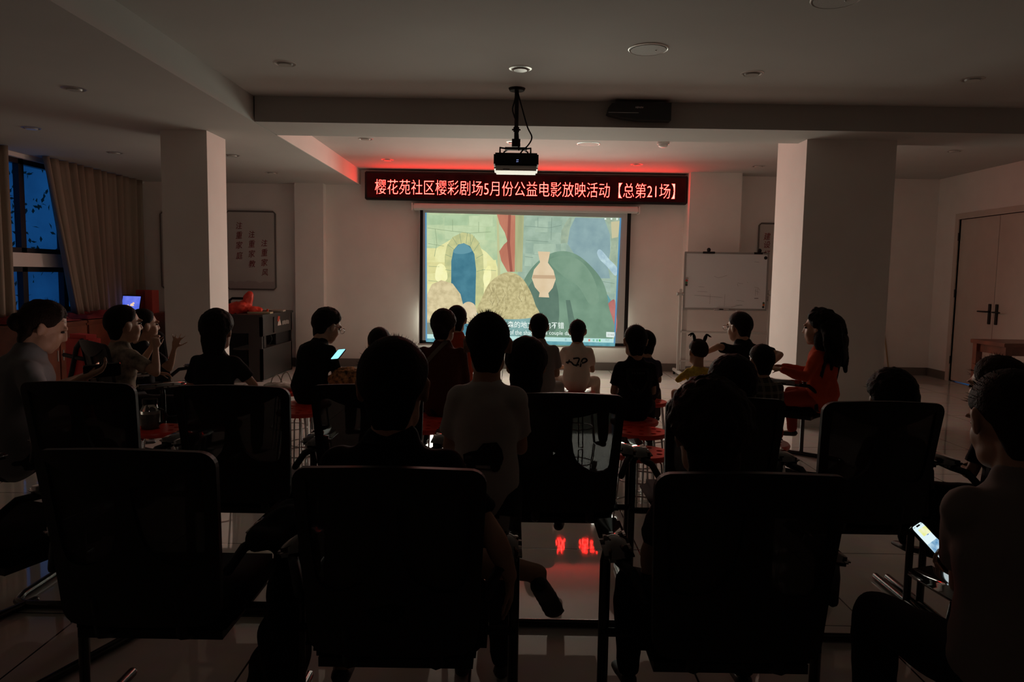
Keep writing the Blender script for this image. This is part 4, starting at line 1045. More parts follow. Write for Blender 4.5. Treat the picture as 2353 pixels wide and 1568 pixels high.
def person(label, top, d, seat, hw, yaw=0, lean=8, head=(0, 0, 0), hair='short', hairm=None, shirt=('black', (.012, .012, .013)), sleeve='short',
           pants=(.014, .014, .018), long_pants=True, arms=('lap', 'lap'), fat=1.0, legs='sit', vox=.011, wr=.006, group=None, glasses=False, collar=False,
           smax=1.2, shoulder=1.0, seed=0, knees=(.11, .11), extra=None, print_=None, bare=False, feet=None, hoff=0):
    T = aty(*top, d); yw = math.radians(yaw)
    hs = max(.80, min(1.10, hw * d / FPX / .165))
    hyaw, hpit, hrol = [math.radians(a) for a in head]
    RH = Matrix.Rotation(hyaw, 3, 'Z') @ Matrix.Rotation(-hpit, 3, 'X') @ Matrix.Rotation(hrol, 3, 'Y')
    ht = {'short': .010, 'buzz': .005, 'thick': .018, 'curly': .030, 'long': .020, 'tied': .012, 'bun': .014, 'toddler': .012, 'wavy': .030}[hair]
    def pose(s):
        P = V((0, 0, (seat + .140 * s) if legs == 'sit' else .90 * s)); pts = [P.copy()]
        for i in range(10):
            a = math.radians(lean * (.55 + .9 * i / 9)); P = P + V((0, math.sin(a), math.cos(a))) * .050 * s; pts.append(P.copy())
        a = math.radians(lean * 1.0) + hpit * .45
        hc = P + V((0, math.sin(a), math.cos(a))) * (.108 * hs + .010) + V((0, .018 * hs + hoff, 0))
        return pts, hc
    def topz(s):
        pts, hc = pose(s); return max((hc + RH @ V((0, y, z)) * hs).z for y, z in ((-.01, .114 + ht), (-.05, .10 + ht), (.04, .10 + ht)))
    lo, hi = .35, smax
    for _ in range(40):
        mid = (lo + hi) / 2
        if topz(mid) < T.z: lo = mid
        else: hi = mid
    s = lo; pts, hc = pose(s)
    RZ = Matrix.Rotation(yw, 3, 'Z')
    off = RZ @ V((hc.x, hc.y, 0))
    root = thing('person', label, 'person', (T.x - off.x, T.y - off.y, 0), yw, group)
    TAG.setdefault('people', []).append((label[:40], round(s, 2), round(hs, 2), round(topz(s) - T.z, 3), tuple(round(c, 2) for c in root.location)))
    def toL(w):                                                         # world point -> this person's frame
        return RZ.transposed() @ (V(w) - root.location)
    N = pts[-1]; fw = fat
    tdir = (pts[-1] - pts[-3]).normalized()
    # --- joints
    shw = .158 * s * shoulder * (1 + .3 * (fw - 1))
    sh = [pts[9] + V((sg * shw, 0, 0)) - tdir * .035 * s for sg in (-1, 1)]
    A, Bq = .285 * s, .245 * s
    hsz = max(.72, s) * .98
    hands = []
    for i, sg in enumerate((-1, 1)):
        a = arms[i]; cfg = {}
        if isinstance(a, dict): cfg = a; a = a.get('to', 'lap')
        if a == 'lap': tgt = V((sg * .07, .30 * s + pts[4].y, seat + .17))
        elif a == 'low': tgt = V((sg * .16, .30 * s, seat + .15))
        elif a == 'phone': tgt = V((sg * .05, pts[6].y + .28 * s, seat + .33 * s))
        elif a == 'side': tgt = sh[i] + V((sg * .10, .06, -.50 * s))
        else: tgt = toL(a)
        S = sh[i]; L = (tgt - S).length
        if L > (A + Bq) * .985: tgt = S + (tgt - S).normalized() * (A + Bq) * .985; L = (tgt - S).length
        if L < abs(A - Bq) * 1.05 + .02: L = abs(A - Bq) * 1.05 + .02; tgt = S + (tgt - S).normalized() * L
        u = (tgt - S).normalized(); x = (A * A - Bq * Bq + L * L) / (2 * L); h = math.sqrt(max(0, A * A - x * x))
        pole = V(cfg.get('pole', (sg * .55, -.45, -1))); pole = pole - u * pole.dot(u); pole.normalize()
        E_ = S + u * x + pole * h
        hands.append((S, E_, tgt, cfg))
    # --- torso sections along the spine
    sec = [(-.10, .135, .10), (.02, .168, .118), (.18, .165, .112), (.38, .148, .098), (.6, .160, .108), (.78, .168, .104), (.90, .146, .080), (.96, .075, .058)]
    def spine(t):
        if t <= 0: return pts[0] + (pts[1] - pts[0]).normalized() * (t * .5 * s)
        k = min(9.999, t * 10); i = int(k); return pts[i].lerp(pts[min(10, i + 1)], k - i)
    def torso(mb, g, t0=-1, t1=2, k=1.0):
        R = []
        for t, a, b in sec:
            if t0 <= t <= t1: R.append((spine(t), a * s * k * fw * (shoulder if t > .7 else 1) + g, b * s * k * fw + g))
        mb.loft(R, side=(1, 0, 0), n=22)
    # --- legs
    hip = [pts[0] + V((sg * .088 * s, .01, -.02 * s)) for sg in (-1, 1)]; leg = []
    for i, sg in enumerate((-1, 1)):
        if legs == 'sit':
            TL = .40 * s; kz = max(seat + .098 * s, .12); kn = hip[i] + V((sg * knees[i], math.sqrt(max(.01, TL ** 2 - knees[i] ** 2)), 0)); kn.z = kz
            if seat < .2: kn.z = seat + .30 * s; kn.y = hip[i].y + .25 * s
            SL = .40 * s; dz = kn.z - .07 * s
            if SL < dz: an = kn + V((0, -.02, -SL))
            else: an = kn + V((0, math.sqrt(SL * SL - dz * dz), -dz))
            if feet and feet[i] is not None: an = toL(feet[i]) if len(feet[i]) == 3 else an
        else:
            kn = V((sg * .085 * s, .02, .48 * s)); an = V((sg * .09 * s, -.01, .075 * s))
        leg.append((hip[i], kn, an))
    # --- body: one continuous skin
    mb = MB(); torso(mb, -.010)
    mb.loft([(N - tdir * .05 * s, .060 * hs, .060 * hs), (N, .049 * hs, .051 * hs), (hc + RH @ V((0, -.022, -.05)) * hs, .047 * hs, .053 * hs)], side=(1, 0, 0), n=16)
    H = lambda p: hc + RH @ V(p) * hs
    def he(c, r, rot=None): mb.ell(H(c), [a * hs for a in r], RH if rot is None else RH @ rot)
    he((0, -.012, .025), (.0735, .0935, .086)); he((0, .026, -.030), (.061, .063, .074)); he((0, .056, -.088), (.027, .022, .018)); he((0, .054, -.062), (.034, .032, .030))
    for sg in (-1, 1):
        he((sg * .031, .047, -.028), (.030, .031, .040)); he((sg * .034, .024, -.066), (.026, .046, .036))
        he((sg * .077, -.006, -.006), (.008, .021, .033), Matrix.Rotation(sg * .35, 3, 'Z')); he((sg * .080, -.012, .012), (.008, .016, .015), Matrix.Rotation(sg * .5, 3, 'Z'))
        he((sg * .010, .092, -.022), (.010, .009, .008)); he((sg * .030, .080, .028), (.024, .012, .009))
    mb.tube([H((0, .082, .020)), H((0, .090, -.002)), H((0, .0975, -.020))], .0085 * hs, n=8, r2=.0115 * hs)
    he((0, .079, -.050), (.022, .012, .007)); he((0, .077, -.061), (.019, .012, .008))
    for i, (S, E_, W, cfg) in enumerate(hands):
        sg = (-1, 1)[i]
        mb.loft([(S, .050 * s, .050 * s), (S.lerp(E_, .45), .046 * s, .046 * s), (E_, .038 * s, .038 * s)], n=12)
        mb.loft([(E_, .038 * s, .038 * s), (E_.lerp(W, .3), .040 * s, .038 * s), (W, .026 * s, .023 * s)], n=12)
        fd = (W - E_).normalized(); hd = V(cfg['dir']) if 'dir' in cfg else fd + V((-sg * .35, .2, -.15))
        hn = V(cfg['nrm']) if 'nrm' in cfg else V((-sg * .4, 0, -1))
        if 'wdir' in cfg: hd = RZ.transposed() @ V(cfg['wdir'])
        if 'wnrm' in cfg: hn = RZ.transposed() @ V(cfg['wnrm'])
        add_hand(mb, W, hd, hn, cfg.get('side', -sg * (1 if hn.z < 0 or 'side' not in cfg else -1)), hsz, cfg.get('curl', 28), cfg.get('spread', 5), cfg.get('thumb', 42))
    for i, (h_, k_, a_) in enumerate(leg):
        mb.loft([(h_, .080 * s, .080 * s), (h_.lerp(k_, .5), .072 * s, .070 * s), (k_, .056 * s, .056 * s)], n=14)
        mb.loft([(k_, .056 * s, .056 * s), (k_.lerp(a_, .35), .056 * s, .058 * s), (a_.lerp(k_, .25), .040 * s, .042 * s), (a_, .034 * s, .036 * s)], n=12)
        fd = V((.12 * (-1, 1)[i], 1, -.12 if a_.z > .12 else 0))
        if feet and feet[i] is not None and len(feet[i]) == 3: fd = V((.5, .45, -1)) if feet[i][2] > .12 else V((.1, 1, 0))
        fd.normalize()
        mb.loft([(a_ + V((0, -.02 * s, -.03 * s)), .032 * s, .034 * s), (a_ + fd * .08 * s + V((0, 0, -.035 * s)), .038 * s, .026 * s), (a_ + fd * .15 * s + V((0, 0, -.045 * s)), .040 * s, .018 * s)], side=(1, 0, 0), n=12)
        leg[i] = (h_, k_, a_, fd)
    body = melt(mb, 'body', SKIN, root, vox, 5, 0, fac=.45)
    # --- shirt
    ck = cloth(*shirt) if isinstance(shirt, tuple) else shirt
    mb = MB(); torso(mb, .016)
    for i, (S, E_, W, cfg) in enumerate(hands):
        if bare: break
        out = (E_ - S).normalized()
        mb.ell(S - V((0, 0, .004)), (.068 * s, .066 * s, .064 * s))
        if sleeve == 'short':
            mb.loft([(S, .066 * s, .066 * s), (S.lerp(E_, .72), .066 * s, .066 * s)], n=14, ends=False)
        else:
            mb.loft([(S, .066 * s, .066 * s), (E_, .056 * s, .056 * s)], n=14); mb.loft([(E_, .056 * s, .056 * s), (W.lerp(E_, .06), .042 * s, .042 * s)], n=14)
    mb.loft([(spine(.84), .13 * s, .085 * s), (spine(.95), .068 * hs + .004, .066 * hs + .004)], side=(1, 0, 0), n=18, ends=False)
    so = melt(mb, 'shirt', ck, root, max(vox, .011), 3, wr, 11, seed + 1)
    if collar:
        c = MB(); c.loft([(spine(.965), .075 * hs, .075 * hs), (spine(1.03), .066 * hs, .068 * hs)], side=(1, 0, 0), n=18, ends=False)
        melt(c, 'collar', ck, so, .009, 2)
    # --- trousers and shoes
    pk = mat('cloth_trousers_%d_%d_%d' % tuple(int(c * 999) for c in pants), pants, .9, spec=.15)
    mb = MB(); mb.loft([(spine(-.10), .15 * s * fw, .115 * s * fw), (spine(.10), .172 * s * fw, .125 * s * fw)], side=(1, 0, 0), n=18)
    for h_, k_, a_, fd in leg:
        mb.loft([(h_, .092 * s, .092 * s), (h_.lerp(k_, .5), .084 * s, .082 * s), (k_, .070 * s, .070 * s)] if long_pants else [(h_, .094 * s, .094 * s), (h_.lerp(k_, .8), .085 * s, .085 * s)], n=16)
        if long_pants: mb.loft([(k_, .070 * s, .070 * s), (k_.lerp(a_, .5), .066 * s, .066 * s), (a_.lerp(k_, .06), .056 * s, .056 * s)], n=14)
    melt(mb, 'trousers', pk, root, .013, 3, wr, 10, seed + 2)
    for h_, k_, a_, fd in leg:
        mb = MB(); mb.loft([(a_ + V((0, -.03 * s, -.032 * s)), .038 * s, .036 * s), (a_ + fd * .08 * s + V((0, 0, -.040 * s)), .044 * s, .028 * s), (a_ + fd * .17 * s + V((0, 0, -.046 * s)), .043 * s, .022 * s)], side=(1, 0, 0), n=14)
        melt(mb, 'shoe', SHOE, root, .010, 2)
    # --- hair
    hm = hairm or HAIR
    mb = MB()
    q = dict(short=(.010, 0, 9), buzz=(.004, .0012, 30), thick=(.018, .006, 7), curly=(.028, .012, 8), long=(.018, .004, 5), tied=(.011, .003, 6), bun=(.012, .003, 6), toddler=(.010, .003, 8), wavy=(.026, .012, 5))[hair]
    hair_shell(mb, hs, q[0], back=-.80 if hair in ('thick', 'curly', 'long', 'wavy') else -.74, sidez=-.28 if hair in ('long', 'wavy', 'curly', 'bun', 'tied') else -.05, wob=q[1], wsc=q[2], seed=seed)
    mb.v = [hc + RH @ v for v in mb.v]
    if hair != 'toddler':
        mb.loft([(H((0, -.050, .0)), .066 * hs, .048 * hs), (H((0, -.052, -.045)), .057 * hs, .036 * hs), (H((0, -.052, -.078)), .046 * hs, .026 * hs)], side=RH @ V((1, 0, 0)), n=18)
    if hair == 'long':
        mb.loft([(H((0, -.04, .03)), .074 * hs, .060 * hs), (H((0, -.05, -.06)), .072 * hs, .048 * hs), (H((0, -.055, -.115)), .062 * hs, .032 * hs)], side=RH @ V((1, 0, 0)), n=16)
    if hair == 'wavy':
        for c_, r_ in (((0, -.075, .01), (.098, .095, .10)), ((.01, -.10, -.08), (.105, .085, .10)), ((0, -.11, -.16), (.10, .07, .09)), ((-.06, -.04, -.07), (.05, .06, .09)), ((.06, -.04, -.07), (.05, .06, .09))): mb.ell(H(c_), [q_ * hs for q_ in r_], RH)
        for k in range(44):
            a = random.Random(seed * 50 + k); px_, py_ = a.uniform(-.10, .10), a.uniform(-.14, -.03); z0 = a.uniform(-.02, .06); z1 = z0 - a.uniform(.14, .27)
            mb.tube(spline([H((px_, py_, z0)), H((px_ * 1.25 + a.uniform(-.03, .03), py_ - .02 + a.uniform(-.02, .02), z0 * .6 + z1 * .4)), H((px_ * 1.1 + a.uniform(-.02, .02), py_ - .03, z0 * .25 + z1 * .75)), H((px_ * 1.25, py_ - .035, z1))], 3, False), .024 * hs, n=8, r2=.010 * hs)
    if hair == 'curly':
        for k in range(40):
            a = random.Random(seed * 90 + k); th, ph = a.uniform(.1, 2.0), a.uniform(1.6, 4.7)
            dd = V((math.sin(th) * math.sin(ph), math.sin(th) * math.cos(ph), math.cos(th))); mb.ell(H((dd.x * .098, dd.y * .115 - .01, dd.z * .108 + .02)), [a.uniform(.014, .024) * hs] * 3, nu=8, nv=6)
        mb.loft([(H((0, -.05, 0)), .070 * hs, .05 * hs), (H((0, -.06, -.10)), .062 * hs, .038 * hs)], side=RH @ V((1, 0, 0)), n=14)
    if hair == 'tied':
        mb.ell(H((0, -.115, .02)), (.022 * hs,) * 3); mb.loft([(H((0, -.11, .02)), .018, .018), (H((0, -.145, -.03)), .026, .022), (H((0, -.13, -.13)), .012, .012)], n=10)
    if hair == 'bun': mb.ell(H((0, -.10, -.015)), (.046 * hs, .042 * hs, .042 * hs))
    ho = melt(mb, 'hair', hm, root, .0065 if hw > 60 else .008, 1, .0015 if hair in ('short', 'buzz') else .003, 40, seed, fac=.3)
    if hair == 'toddler':
        for sg in (-1, 1):
            mb = MB(); b = H((sg * .045, -.02, .10))
            for k in range(5):
                a = random.Random(k + seed + (sg > 0) * 9)
                e = [b, H((sg * (.055 + a.uniform(-.008, .008)), -.02, .14)), H((sg * (.066 + a.uniform(-.012, .012)), -.02 + a.uniform(-.012, .012), .165)), H((sg * (.095 + a.uniform(-.012, .014)), -.02, .160 + a.uniform(-.02, .01)))]
                mb.tube(spline(e, 4, False), .012, n=6, r2=.004)
            mb.ell(b, (.013, .013, .009)); mb.build('pigtail', hm, root, smooth=True)
    if hair in ('short', 'buzz', 'thick', 'bun', 'curly', 'tied', 'long'):                          # loose strands along the crown
        mb = MB(); a = random.Random(seed + 5); Rr = {'short': .010, 'buzz': .005, 'thick': .016, 'bun': .010, 'curly': .026, 'tied': .010, 'long': .017}[hair]
        for k in range(150 if hw > 80 else 40):
            th, ph = a.uniform(0, 1.25), a.uniform(0, 2 * PI)
            dd = V((math.sin(th) * math.sin(ph), math.sin(th) * math.cos(ph), math.cos(th)))
            base = 1 / math.sqrt((dd.x / .0755) ** 2 + (dd.y / .0965) ** 2 + (dd.z / .089) ** 2)
            p = V((0, -.010, .022)) + dd * (base + Rr * .6); Lh = a.uniform(.006, .014) if hair in ('short', 'buzz') else a.uniform(.01, .022)
            tg = V((a.uniform(-1, 1), a.uniform(-1, 1), a.uniform(-.2, .4)))
            e = p + (dd + tg * (.5 if hair in ('short', 'buzz') else 1.0)).normalized() * Lh + dd * .004
            r_ = .0011; u_ = dd.orthogonal().normalized() * r_; w_ = dd.cross(u_)
            mb.add([H(p + u_), H(p - u_ * .5 + w_), H(p - u_ * .5 - w_), H(e)], [(0, 1, 3), (1, 2, 3), (2, 0, 3)])
        mb.build('loose_hair', hm, ho)
    mb = MB()
    for sg in (-1, 1): mb.ell(H((sg * .031, .075, .010)), (.012 * hs, .010 * hs, .006 * hs), nu=10, nv=8)
    mb.build('eyes', PUPIL, root, smooth=True)
    if glasses:
        g = MB()
        for sg in (-1, 1):
            g.loft([(H((sg * .034 + .024 * math.cos(2 * PI * k / 16), .106, .006 + .019 * math.sin(2 * PI * k / 16))), .0016, .0016) for k in range(17)], n=6, ends=False)
            g.tube([H((sg * .058, .104, .012)), H((sg * .078, .04, .012)), H((sg * .082, -.005, .010))], .002, n=6)
        g.tube([H((-.010, .107, .008)), H((.010, .107, .008))], .002, n=6)
        g.build('glasses', LENSF, root, smooth=True)
    return dict(root=root, s=s, hs=hs, hands=hands, spine=spine, hc=hc, RH=RH, H=H, toL=toL, shirt=so, RZ=RZ, seat=seat, fat=fw)

def back_print(P, pieces, name, z0=.62, lift=.02):
    """flat marks printed on the back of a shirt: pieces of (outline in metres across/up from the middle of the back, material)"""
    s = P['s']; sh = P['shirt'].data
    from mathutils.bvhtree import BVHTree
    bvh = BVHTree.FromPolygons([v.co.copy() for v in sh.vertices], [tuple(p.vertices) for p in sh.polygons])
    c = P['spine'](z0)
    for outline, m in pieces:
        me = plate([outline], .001, .02)
        for v in me.vertices:
            o = V((v.co.x, c.y - 1.0, c.z + v.co.y)); hit = bvh.ray_cast(o, V((0, 1, 0)))
            v.co = (hit[0] + V((0, -.004, 0))) if hit[0] is not None else V((v.co.x, c.y - .12 * s, c.z + v.co.y))
        link(name, me, m, P['shirt'])
def mesh_text_on_back(P, body, m, x0, z, w, h, z0=.62):
    s = P['s']; sh = P['shirt'].data
    from mathutils.bvhtree import BVHTree
    bvh = BVHTree.FromPolygons([v.co.copy() for v in sh.vertices], [tuple(p.vertices) for p in sh.polygons]); c = P['spine'](z0)
    o = glyphs('print', body, m, (x0, 0, z), (1, 0, 0), (0, 0, 1), w, h, parent=P['shirt'], thin=.01)
    for v in o.data.vertices:
        hit = bvh.ray_cast(V((v.co.x, c.y - 1, c.z + v.co.z)), V((0, 1, 0)))
        v.co = hit[0] + V((0, -.004, 0)) if hit[0] is not None else V((v.co.x, c.y - .12 * s, c.z + v.co.z))
PP = {}
PLAID = bpy.data.materials.new('plaid_cloth'); PLAID.use_nodes = True
_n, _l = PLAID.node_tree.nodes, PLAID.node_tree.links; _b = _n['Principled BSDF']; _b.inputs['Roughness'].default_value = .9; _b.inputs['Specular IOR Level'].default_value = .15
_t = _n.new('ShaderNodeTexCoord'); _acc = None
for ax in ('X', 'Z'):
    w_ = _n.new('ShaderNodeTexWave'); w_.wave_type = 'BANDS'; w_.bands_direction = ax; w_.inputs['Scale'].default_value = 6.5
    r_ = _n.new('ShaderNodeValToRGB'); r_.color_ramp.elements[0].position = .0; r_.color_ramp.elements[0].color = (.05, .045, .036, 1); r_.color_ramp.elements[1].position = 1; r_.color_ramp.elements[1].color = (.06, .055, .045, 1)
    for p_, c_ in ((.80, (.05, .045, .036, 1)), (.84, (.26, .235, .19, 1)), (.89, (.05, .045, .036, 1)), (.95, (.26, .235, .19, 1))):
        e_ = r_.color_ramp.elements.new(p_); e_.color = c_
    _l.new(_t.outputs['Object'], w_.inputs['Vector']); _l.new(w_.outputs['Fac'], r_.inputs['Fac'])
    if _acc is None: _acc = r_
    else:
        m_ = _n.new('ShaderNodeMix'); m_.data_type = 'RGBA'; m_.blend_type = 'LIGHTEN'; m_.inputs['Factor'].default_value = 1
        _l.new(_acc.outputs['Color'], m_.inputs[6]); _l.new(r_.outputs['Color'], m_.inputs[7]); _l.new(m_.outputs[2], _b.inputs['Base Color'])
# --- far rows
PP['p1'] = person('person with chin-length dark hair in a black T-shirt right of the left pillar', (498, 708), 4.6, .45, 66, 0, 4, (0, 4, 0), 'long', arms=({'to': 'low'}, {'to': 'low', 'pole': (1, -.3, -.6)}), seed=1)
PP['p2'] = person('person in black shirt and glasses bent over a phone near the black desk', (752, 708), 5.5, .45, 56, -26, 20, (-16, 22, 0), 'thick', glasses=True, shirt=('black_tee', (.008, .008, .009)), pants=(.03, .028, .026), long_pants=True, fat=1.12, arms=('phone', {'to': 'phone'}), vox=.009, seed=2)
PP['p3'] = person('small dark-haired person peeping out behind the head of the man in the polo', (872, 752), 5.9, .45, 54, 0, 6, (0, 10, 0), 'short', seed=3)
PP['p4'] = person('person in a rust brown top with a pale shoulder strap, back to the camera', (1020, 708), 5.0, .45, 56, -6, 8, (-8, 4, 0), 'bun', HAIRB, shirt=('rust_brown', (.085, .020, .010)), sleeve='long', arms=('lap', 'lap'), fat=1.05, seed=4)
PP['p5'] = person('person in an orange shirt half hidden behind the one in rust brown', (1050, 701), 5.9, .45, 46, 0, 5, (0, 2, 0), 'short', shirt=('orange', (.42, .060, .018)), sleeve='long', seed=5)
PP['p6'] = person('child with short hair in a light grey T-shirt in front of the screen centre', (1239, 719), 5.6, .45, 46, 0, 4, (0, 0, 0), 'buzz', shirt=('light_grey', (.22, .20, .19)), pants=(.22, .19, .17), seed=6)
PP['p7'] = person('child with short hair in a pale T-shirt with a dark curly print on the back', (1328, 733), 6.1, .45, 41, -6, 3, (0, 0, 0), 'buzz', shirt=('pale_tee', (.60, .52, .44)), pants=(.45, .36, .28), arms=({'to': 'lap', 'pole': (-1, -.2, -.8)}, 'lap'), seed=7)
PP['p9'] = person('boy in a black T-shirt with an outlined shield on the back, right of the screen', (1461, 745), 4.9, .45, 56, 4, 3, (0, 0, 0), 'buzz', shirt=('black_shield', (.009, .009, .010)), seed=8)
PP['p10'] = person('child in a dark violet shirt partly hidden behind the boy with the shield print', (1483, 758), 5.7, .45, 44, 10, 8, (10, 6, 0), 'short', shirt=('dark_violet', (.040, .036, .060)), sleeve='short', pants=(.05, .047, .04), seed=9)
PP['p11'] = person('toddler with two pigtails in a yellow shirt below the whiteboard', (1604, 778), 5.7, .45, 43, 0, 5, (12, 4, 4), 'toddler', HAIRB, shirt=('yellow_top', (.55, .40, .07), .25, 40), sleeve='long', pants=(.50, .30, .22), arms=({'to': 'lap', 'pole': (-1, -.2, -.6)}, 'lap'), seed=10)
PP['p12'] = person('man in black and glasses leaning left with outstretched arms below the whiteboard', (1700, 716), 6.1, .45, 54, 16, 16, (16, 6, 0), 'short', glasses=True, shirt=('black_shirt_man', (.008, .008, .009)), shoulder=1.15, fat=1.15, arms=({'to': tuple(aty(1612, 815, 5.95)), 'pole': (-1, -.4, .15)}, {'to': tuple(aty(1775, 835, 5.8)), 'pole': (1, -.5, .1)}), vox=.009, seed=11)
PP['p14'] = person('child in a plaid shirt with short dark hair, seated left of the woman in orange', (1750, 790), 4.3, .45, 55, 6, 6, (6, 0, 0), 'short', shirt=PLAID, sleeve='long', seed=12)
PP['p15'] = person('woman with long wavy hair in an orange top sitting sideways in a mesh chair', (1884, 707), 5.35, .46, 64, 52, 3, (4, 2, 0), 'wavy', shirt=('orange_blouse', (.48, .065, .022)), sleeve='long', fat=1.12, pants=(.36, .05, .025), shoulder=1.05, arms=({'to': tuple(aty(1796, 850, 5.15))}, {'to': tuple(aty(1800, 842, 5.5))}), vox=.009, wr=.012, seed=13)
# --- left side
PP['p22'] = person('woman in a grey T-shirt looking down at a glowing phone at the far left', (98, 690), 3.45, .45, 84, -52, 10, (-6, 24, 0), 'bun', HAIRB, shirt=('grey_tee', (.17, .175, .18)), fat=1.25, pants=(.02, .02, .022), arms=({'to': tuple(aty(196, 866, 3.36)), 'nrm': (0, .2, 1), 'curl': 30}, {'to': tuple(aty(192, 870, 3.16)), 'nrm': (0, .3, 1), 'curl': 30}), vox=.007, seed=14)
PP['p23'] = person('boy in a patterned pale shirt with clasped raised hands, on a chair at the left', (284, 700), 4.72, .46, 64, -30, 6, (-10, 0, 0), 'short', shirt=('patterned_pale', (.26, .22, .17), .75, 17), fat=1.15, arms=({'to': tuple(aty(350, 796, 4.79)), 'dir': (.1, .1, 1), 'nrm': (1, .2, 0), 'curl': 55}, {'to': tuple(aty(358, 802, 4.69)), 'dir': (-.1, .1, 1), 'nrm': (-1, .3, 0), 'curl': 60}), vox=.0065, seed=15)
PP['p24'] = person('boy in a dark shirt holding up one open hand beside the left pillar', (330, 709), 5.3, .46, 54, -30, 4, (-14, 0, 0), 'short', shirt=('dark_shirt_boy', (.016, .016, .02)), arms=('lap', {'to': tuple(aty(401, 800, 5.2)), 'pole': (.2, .2, -1), 'wdir': (.25, .1, 1), 'wnrm': (-.2, 1, .1), 'curl': 10, 'spread': 26, 'thumb': 58, 'side': -1}), vox=.0065, seed=16)
# --- near rows
PP['p8'] = person('dark-haired person slumped in the second row chair right of the standing child', (1210, 774), 3.25, .45, 88, 0, 8, (0, 14, 0), 'long', shirt=('black_top', (.007, .007, .008)), seed=17)
PP['p13'] = person('person with thick dark hair in the second row in front of the plaid shirted child', (1684, 815), 3.05, .45, 104, 0, 8, (0, 8, 0), 'thick', seed=18)
PP['p17'] = person('person whose dark round head rises behind the empty looking chair at right', (2050, 846), 3.05, .42, 98, 0, 8, (0, 4, 0), 'thick', seed=19)
PP['p18'] = person('person with tied dark hair at the right edge behind the phone user', (2296, 816), 3.0, .45, 112, 14, 10, (14, 8, 0), 'tied', HAIRB, shirt=('dark_jacket', (.012, .011, .012)), seed=20)
PP['p20'] = person('man in a dark polo with short black hair, large in the foreground', (905, 772), 1.90, .46, 172, 0, 4, (0, 6, 0), 'short', shirt=('dark_polo', (.007, .0075, .010)), collar=True, fat=1.08, shoulder=1.02, pants=(.011, .011, .013), arms=('lap', {'to': tuple(aty(1172, 1325, 1.90)), 'pole': (.6, -.2, -.8), 'dir': (.0, .15, -1), 'nrm': (-1, 0, .1), 'curl': 14}), feet=(None, tuple(aty(1238, 1318, 2.22))), long_pants=False, knees=(.12, .10), vox=.0075, wr=.007, seed=21)
PP['p16'] = person('person with curly dark hair in a grey T-shirt in the front row right chair', (1632, 868), 1.92, .45, 152, 0, 8, (0, 8, 0), 'curly', HAIRB, shirt=('slate_tee', (.035, .033, .038)), arms=({'to': tuple(aty(1478, 1375, 2.1)), 'pole': (-1, -.3, -.4), 'curl': 15}, 'lap'), vox=.009, seed=22)
PP['p21'] = person('child standing in a white T-shirt with a dark picture on the back, centre', (1122, 714), 2.5, 0, 108, -4, 2, (4, 2, 0), 'buzz', shirt=('white_tee', (.40, .385, .37)), pants=(.02, .02, .022), legs='stand', arms=(tuple(aty(1095, 985, 2.72)), tuple(aty(1150, 985, 2.72))), shoulder=.80, fat=.80, vox=.008, wr=.006, seed=23)
PH_C = aty(2150, 1254, 1.86); PH_U = V((-.079, .083, .10)).normalized(); PH_N = (V((.0515, .042, .006)).cross(PH_U)).normalized(); PH_W = PH_C - PH_U * .120 - PH_N * .024 - PH_U.cross(PH_N) * .012
PP['p19'] = person('person with close-cropped hair in a pale T-shirt holding a lit phone at the right edge', (2328, 850), 1.62, .46, 172, -6, 10, (2, 22, 0), 'buzz', HAIRB, shirt=('pale_pink_tee', (.20, .17, .155)), fat=1.0, shoulder=.85, arms=({'to': tuple(PH_W), 'pole': (-.15, -.3, -1), 'wdir': tuple(PH_U), 'wnrm': tuple(PH_N), 'curl': 30, 'spread': 3, 'thumb': 24, 'side': -1}, {'to': tuple(aty(2300, 1430, 1.75))}), vox=.0065, wr=.006, seed=24)
# printed shirts
DP = mat('dark_print', (.03, .028, .03), .8); GP = mat('grey_print', (.07, .066, .066), .8)
def thick(pts, w):
    P = [V((a, b, 0)) for a, b in spline([(a, b, 0) for a, b in pts], 5, False)] if False else [V((p.x, p.y, 0)) for p in spline([(a, b, 0) for a, b in pts], 5, False)]
    L, Rr = [], []
    for i, p in enumerate(P):
        t = (P[min(i + 1, len(P) - 1)] - P[max(i - 1, 0)]).normalized(); n_ = V((-t.y, t.x, 0)) * w / 2
        L.append(p + n_); Rr.append(p - n_)
    return [(q.x, q.y) for q in L + Rr[::-1]]
back_print(PP['p7'], [(thick([(-.09, -.01), (-.05, .0), (-.02, -.025), (.02, -.02)], .013), DP), (thick([(-.03, .028), (.02, .03), (-.005, -.035)], .013), DP),
                      (thick([(.03, -.04), (.045, .02), (.07, .03), (.085, .012), (.06, -.004), (.035, -.006)], .013), DP), (thick([(-.06, .018), (-.075, -.02)], .010), DP)], 'curly_print', .55)
sh_ = [(-.072, .07), (.072, .07), (.072, -.01), (.045, -.06), (0, -.105), (-.045, -.06), (-.072, -.01), (-.072, .07)]
def seg(P, w): return [([(P[i][0] - w, P[i][1] - w), (P[i][0] + w, P[i][1] + w), (P[i + 1][0] + w, P[i + 1][1] + w), (P[i + 1][0] - w, P[i + 1][1] - w)] if abs(P[i][0] - P[i + 1][0]) < 1e-6 or (P[i + 1][0] - P[i][0]) * (P[i + 1][1] - P[i][1]) < 0 else
                        [(P[i][0] - w, P[i][1] + w), (P[i + 1][0] - w, P[i + 1][1] + w), (P[i + 1][0] + w, P[i + 1][1] - w), (P[i][0] + w, P[i][1] - w)], GP) for i in range(len(P) - 1)]
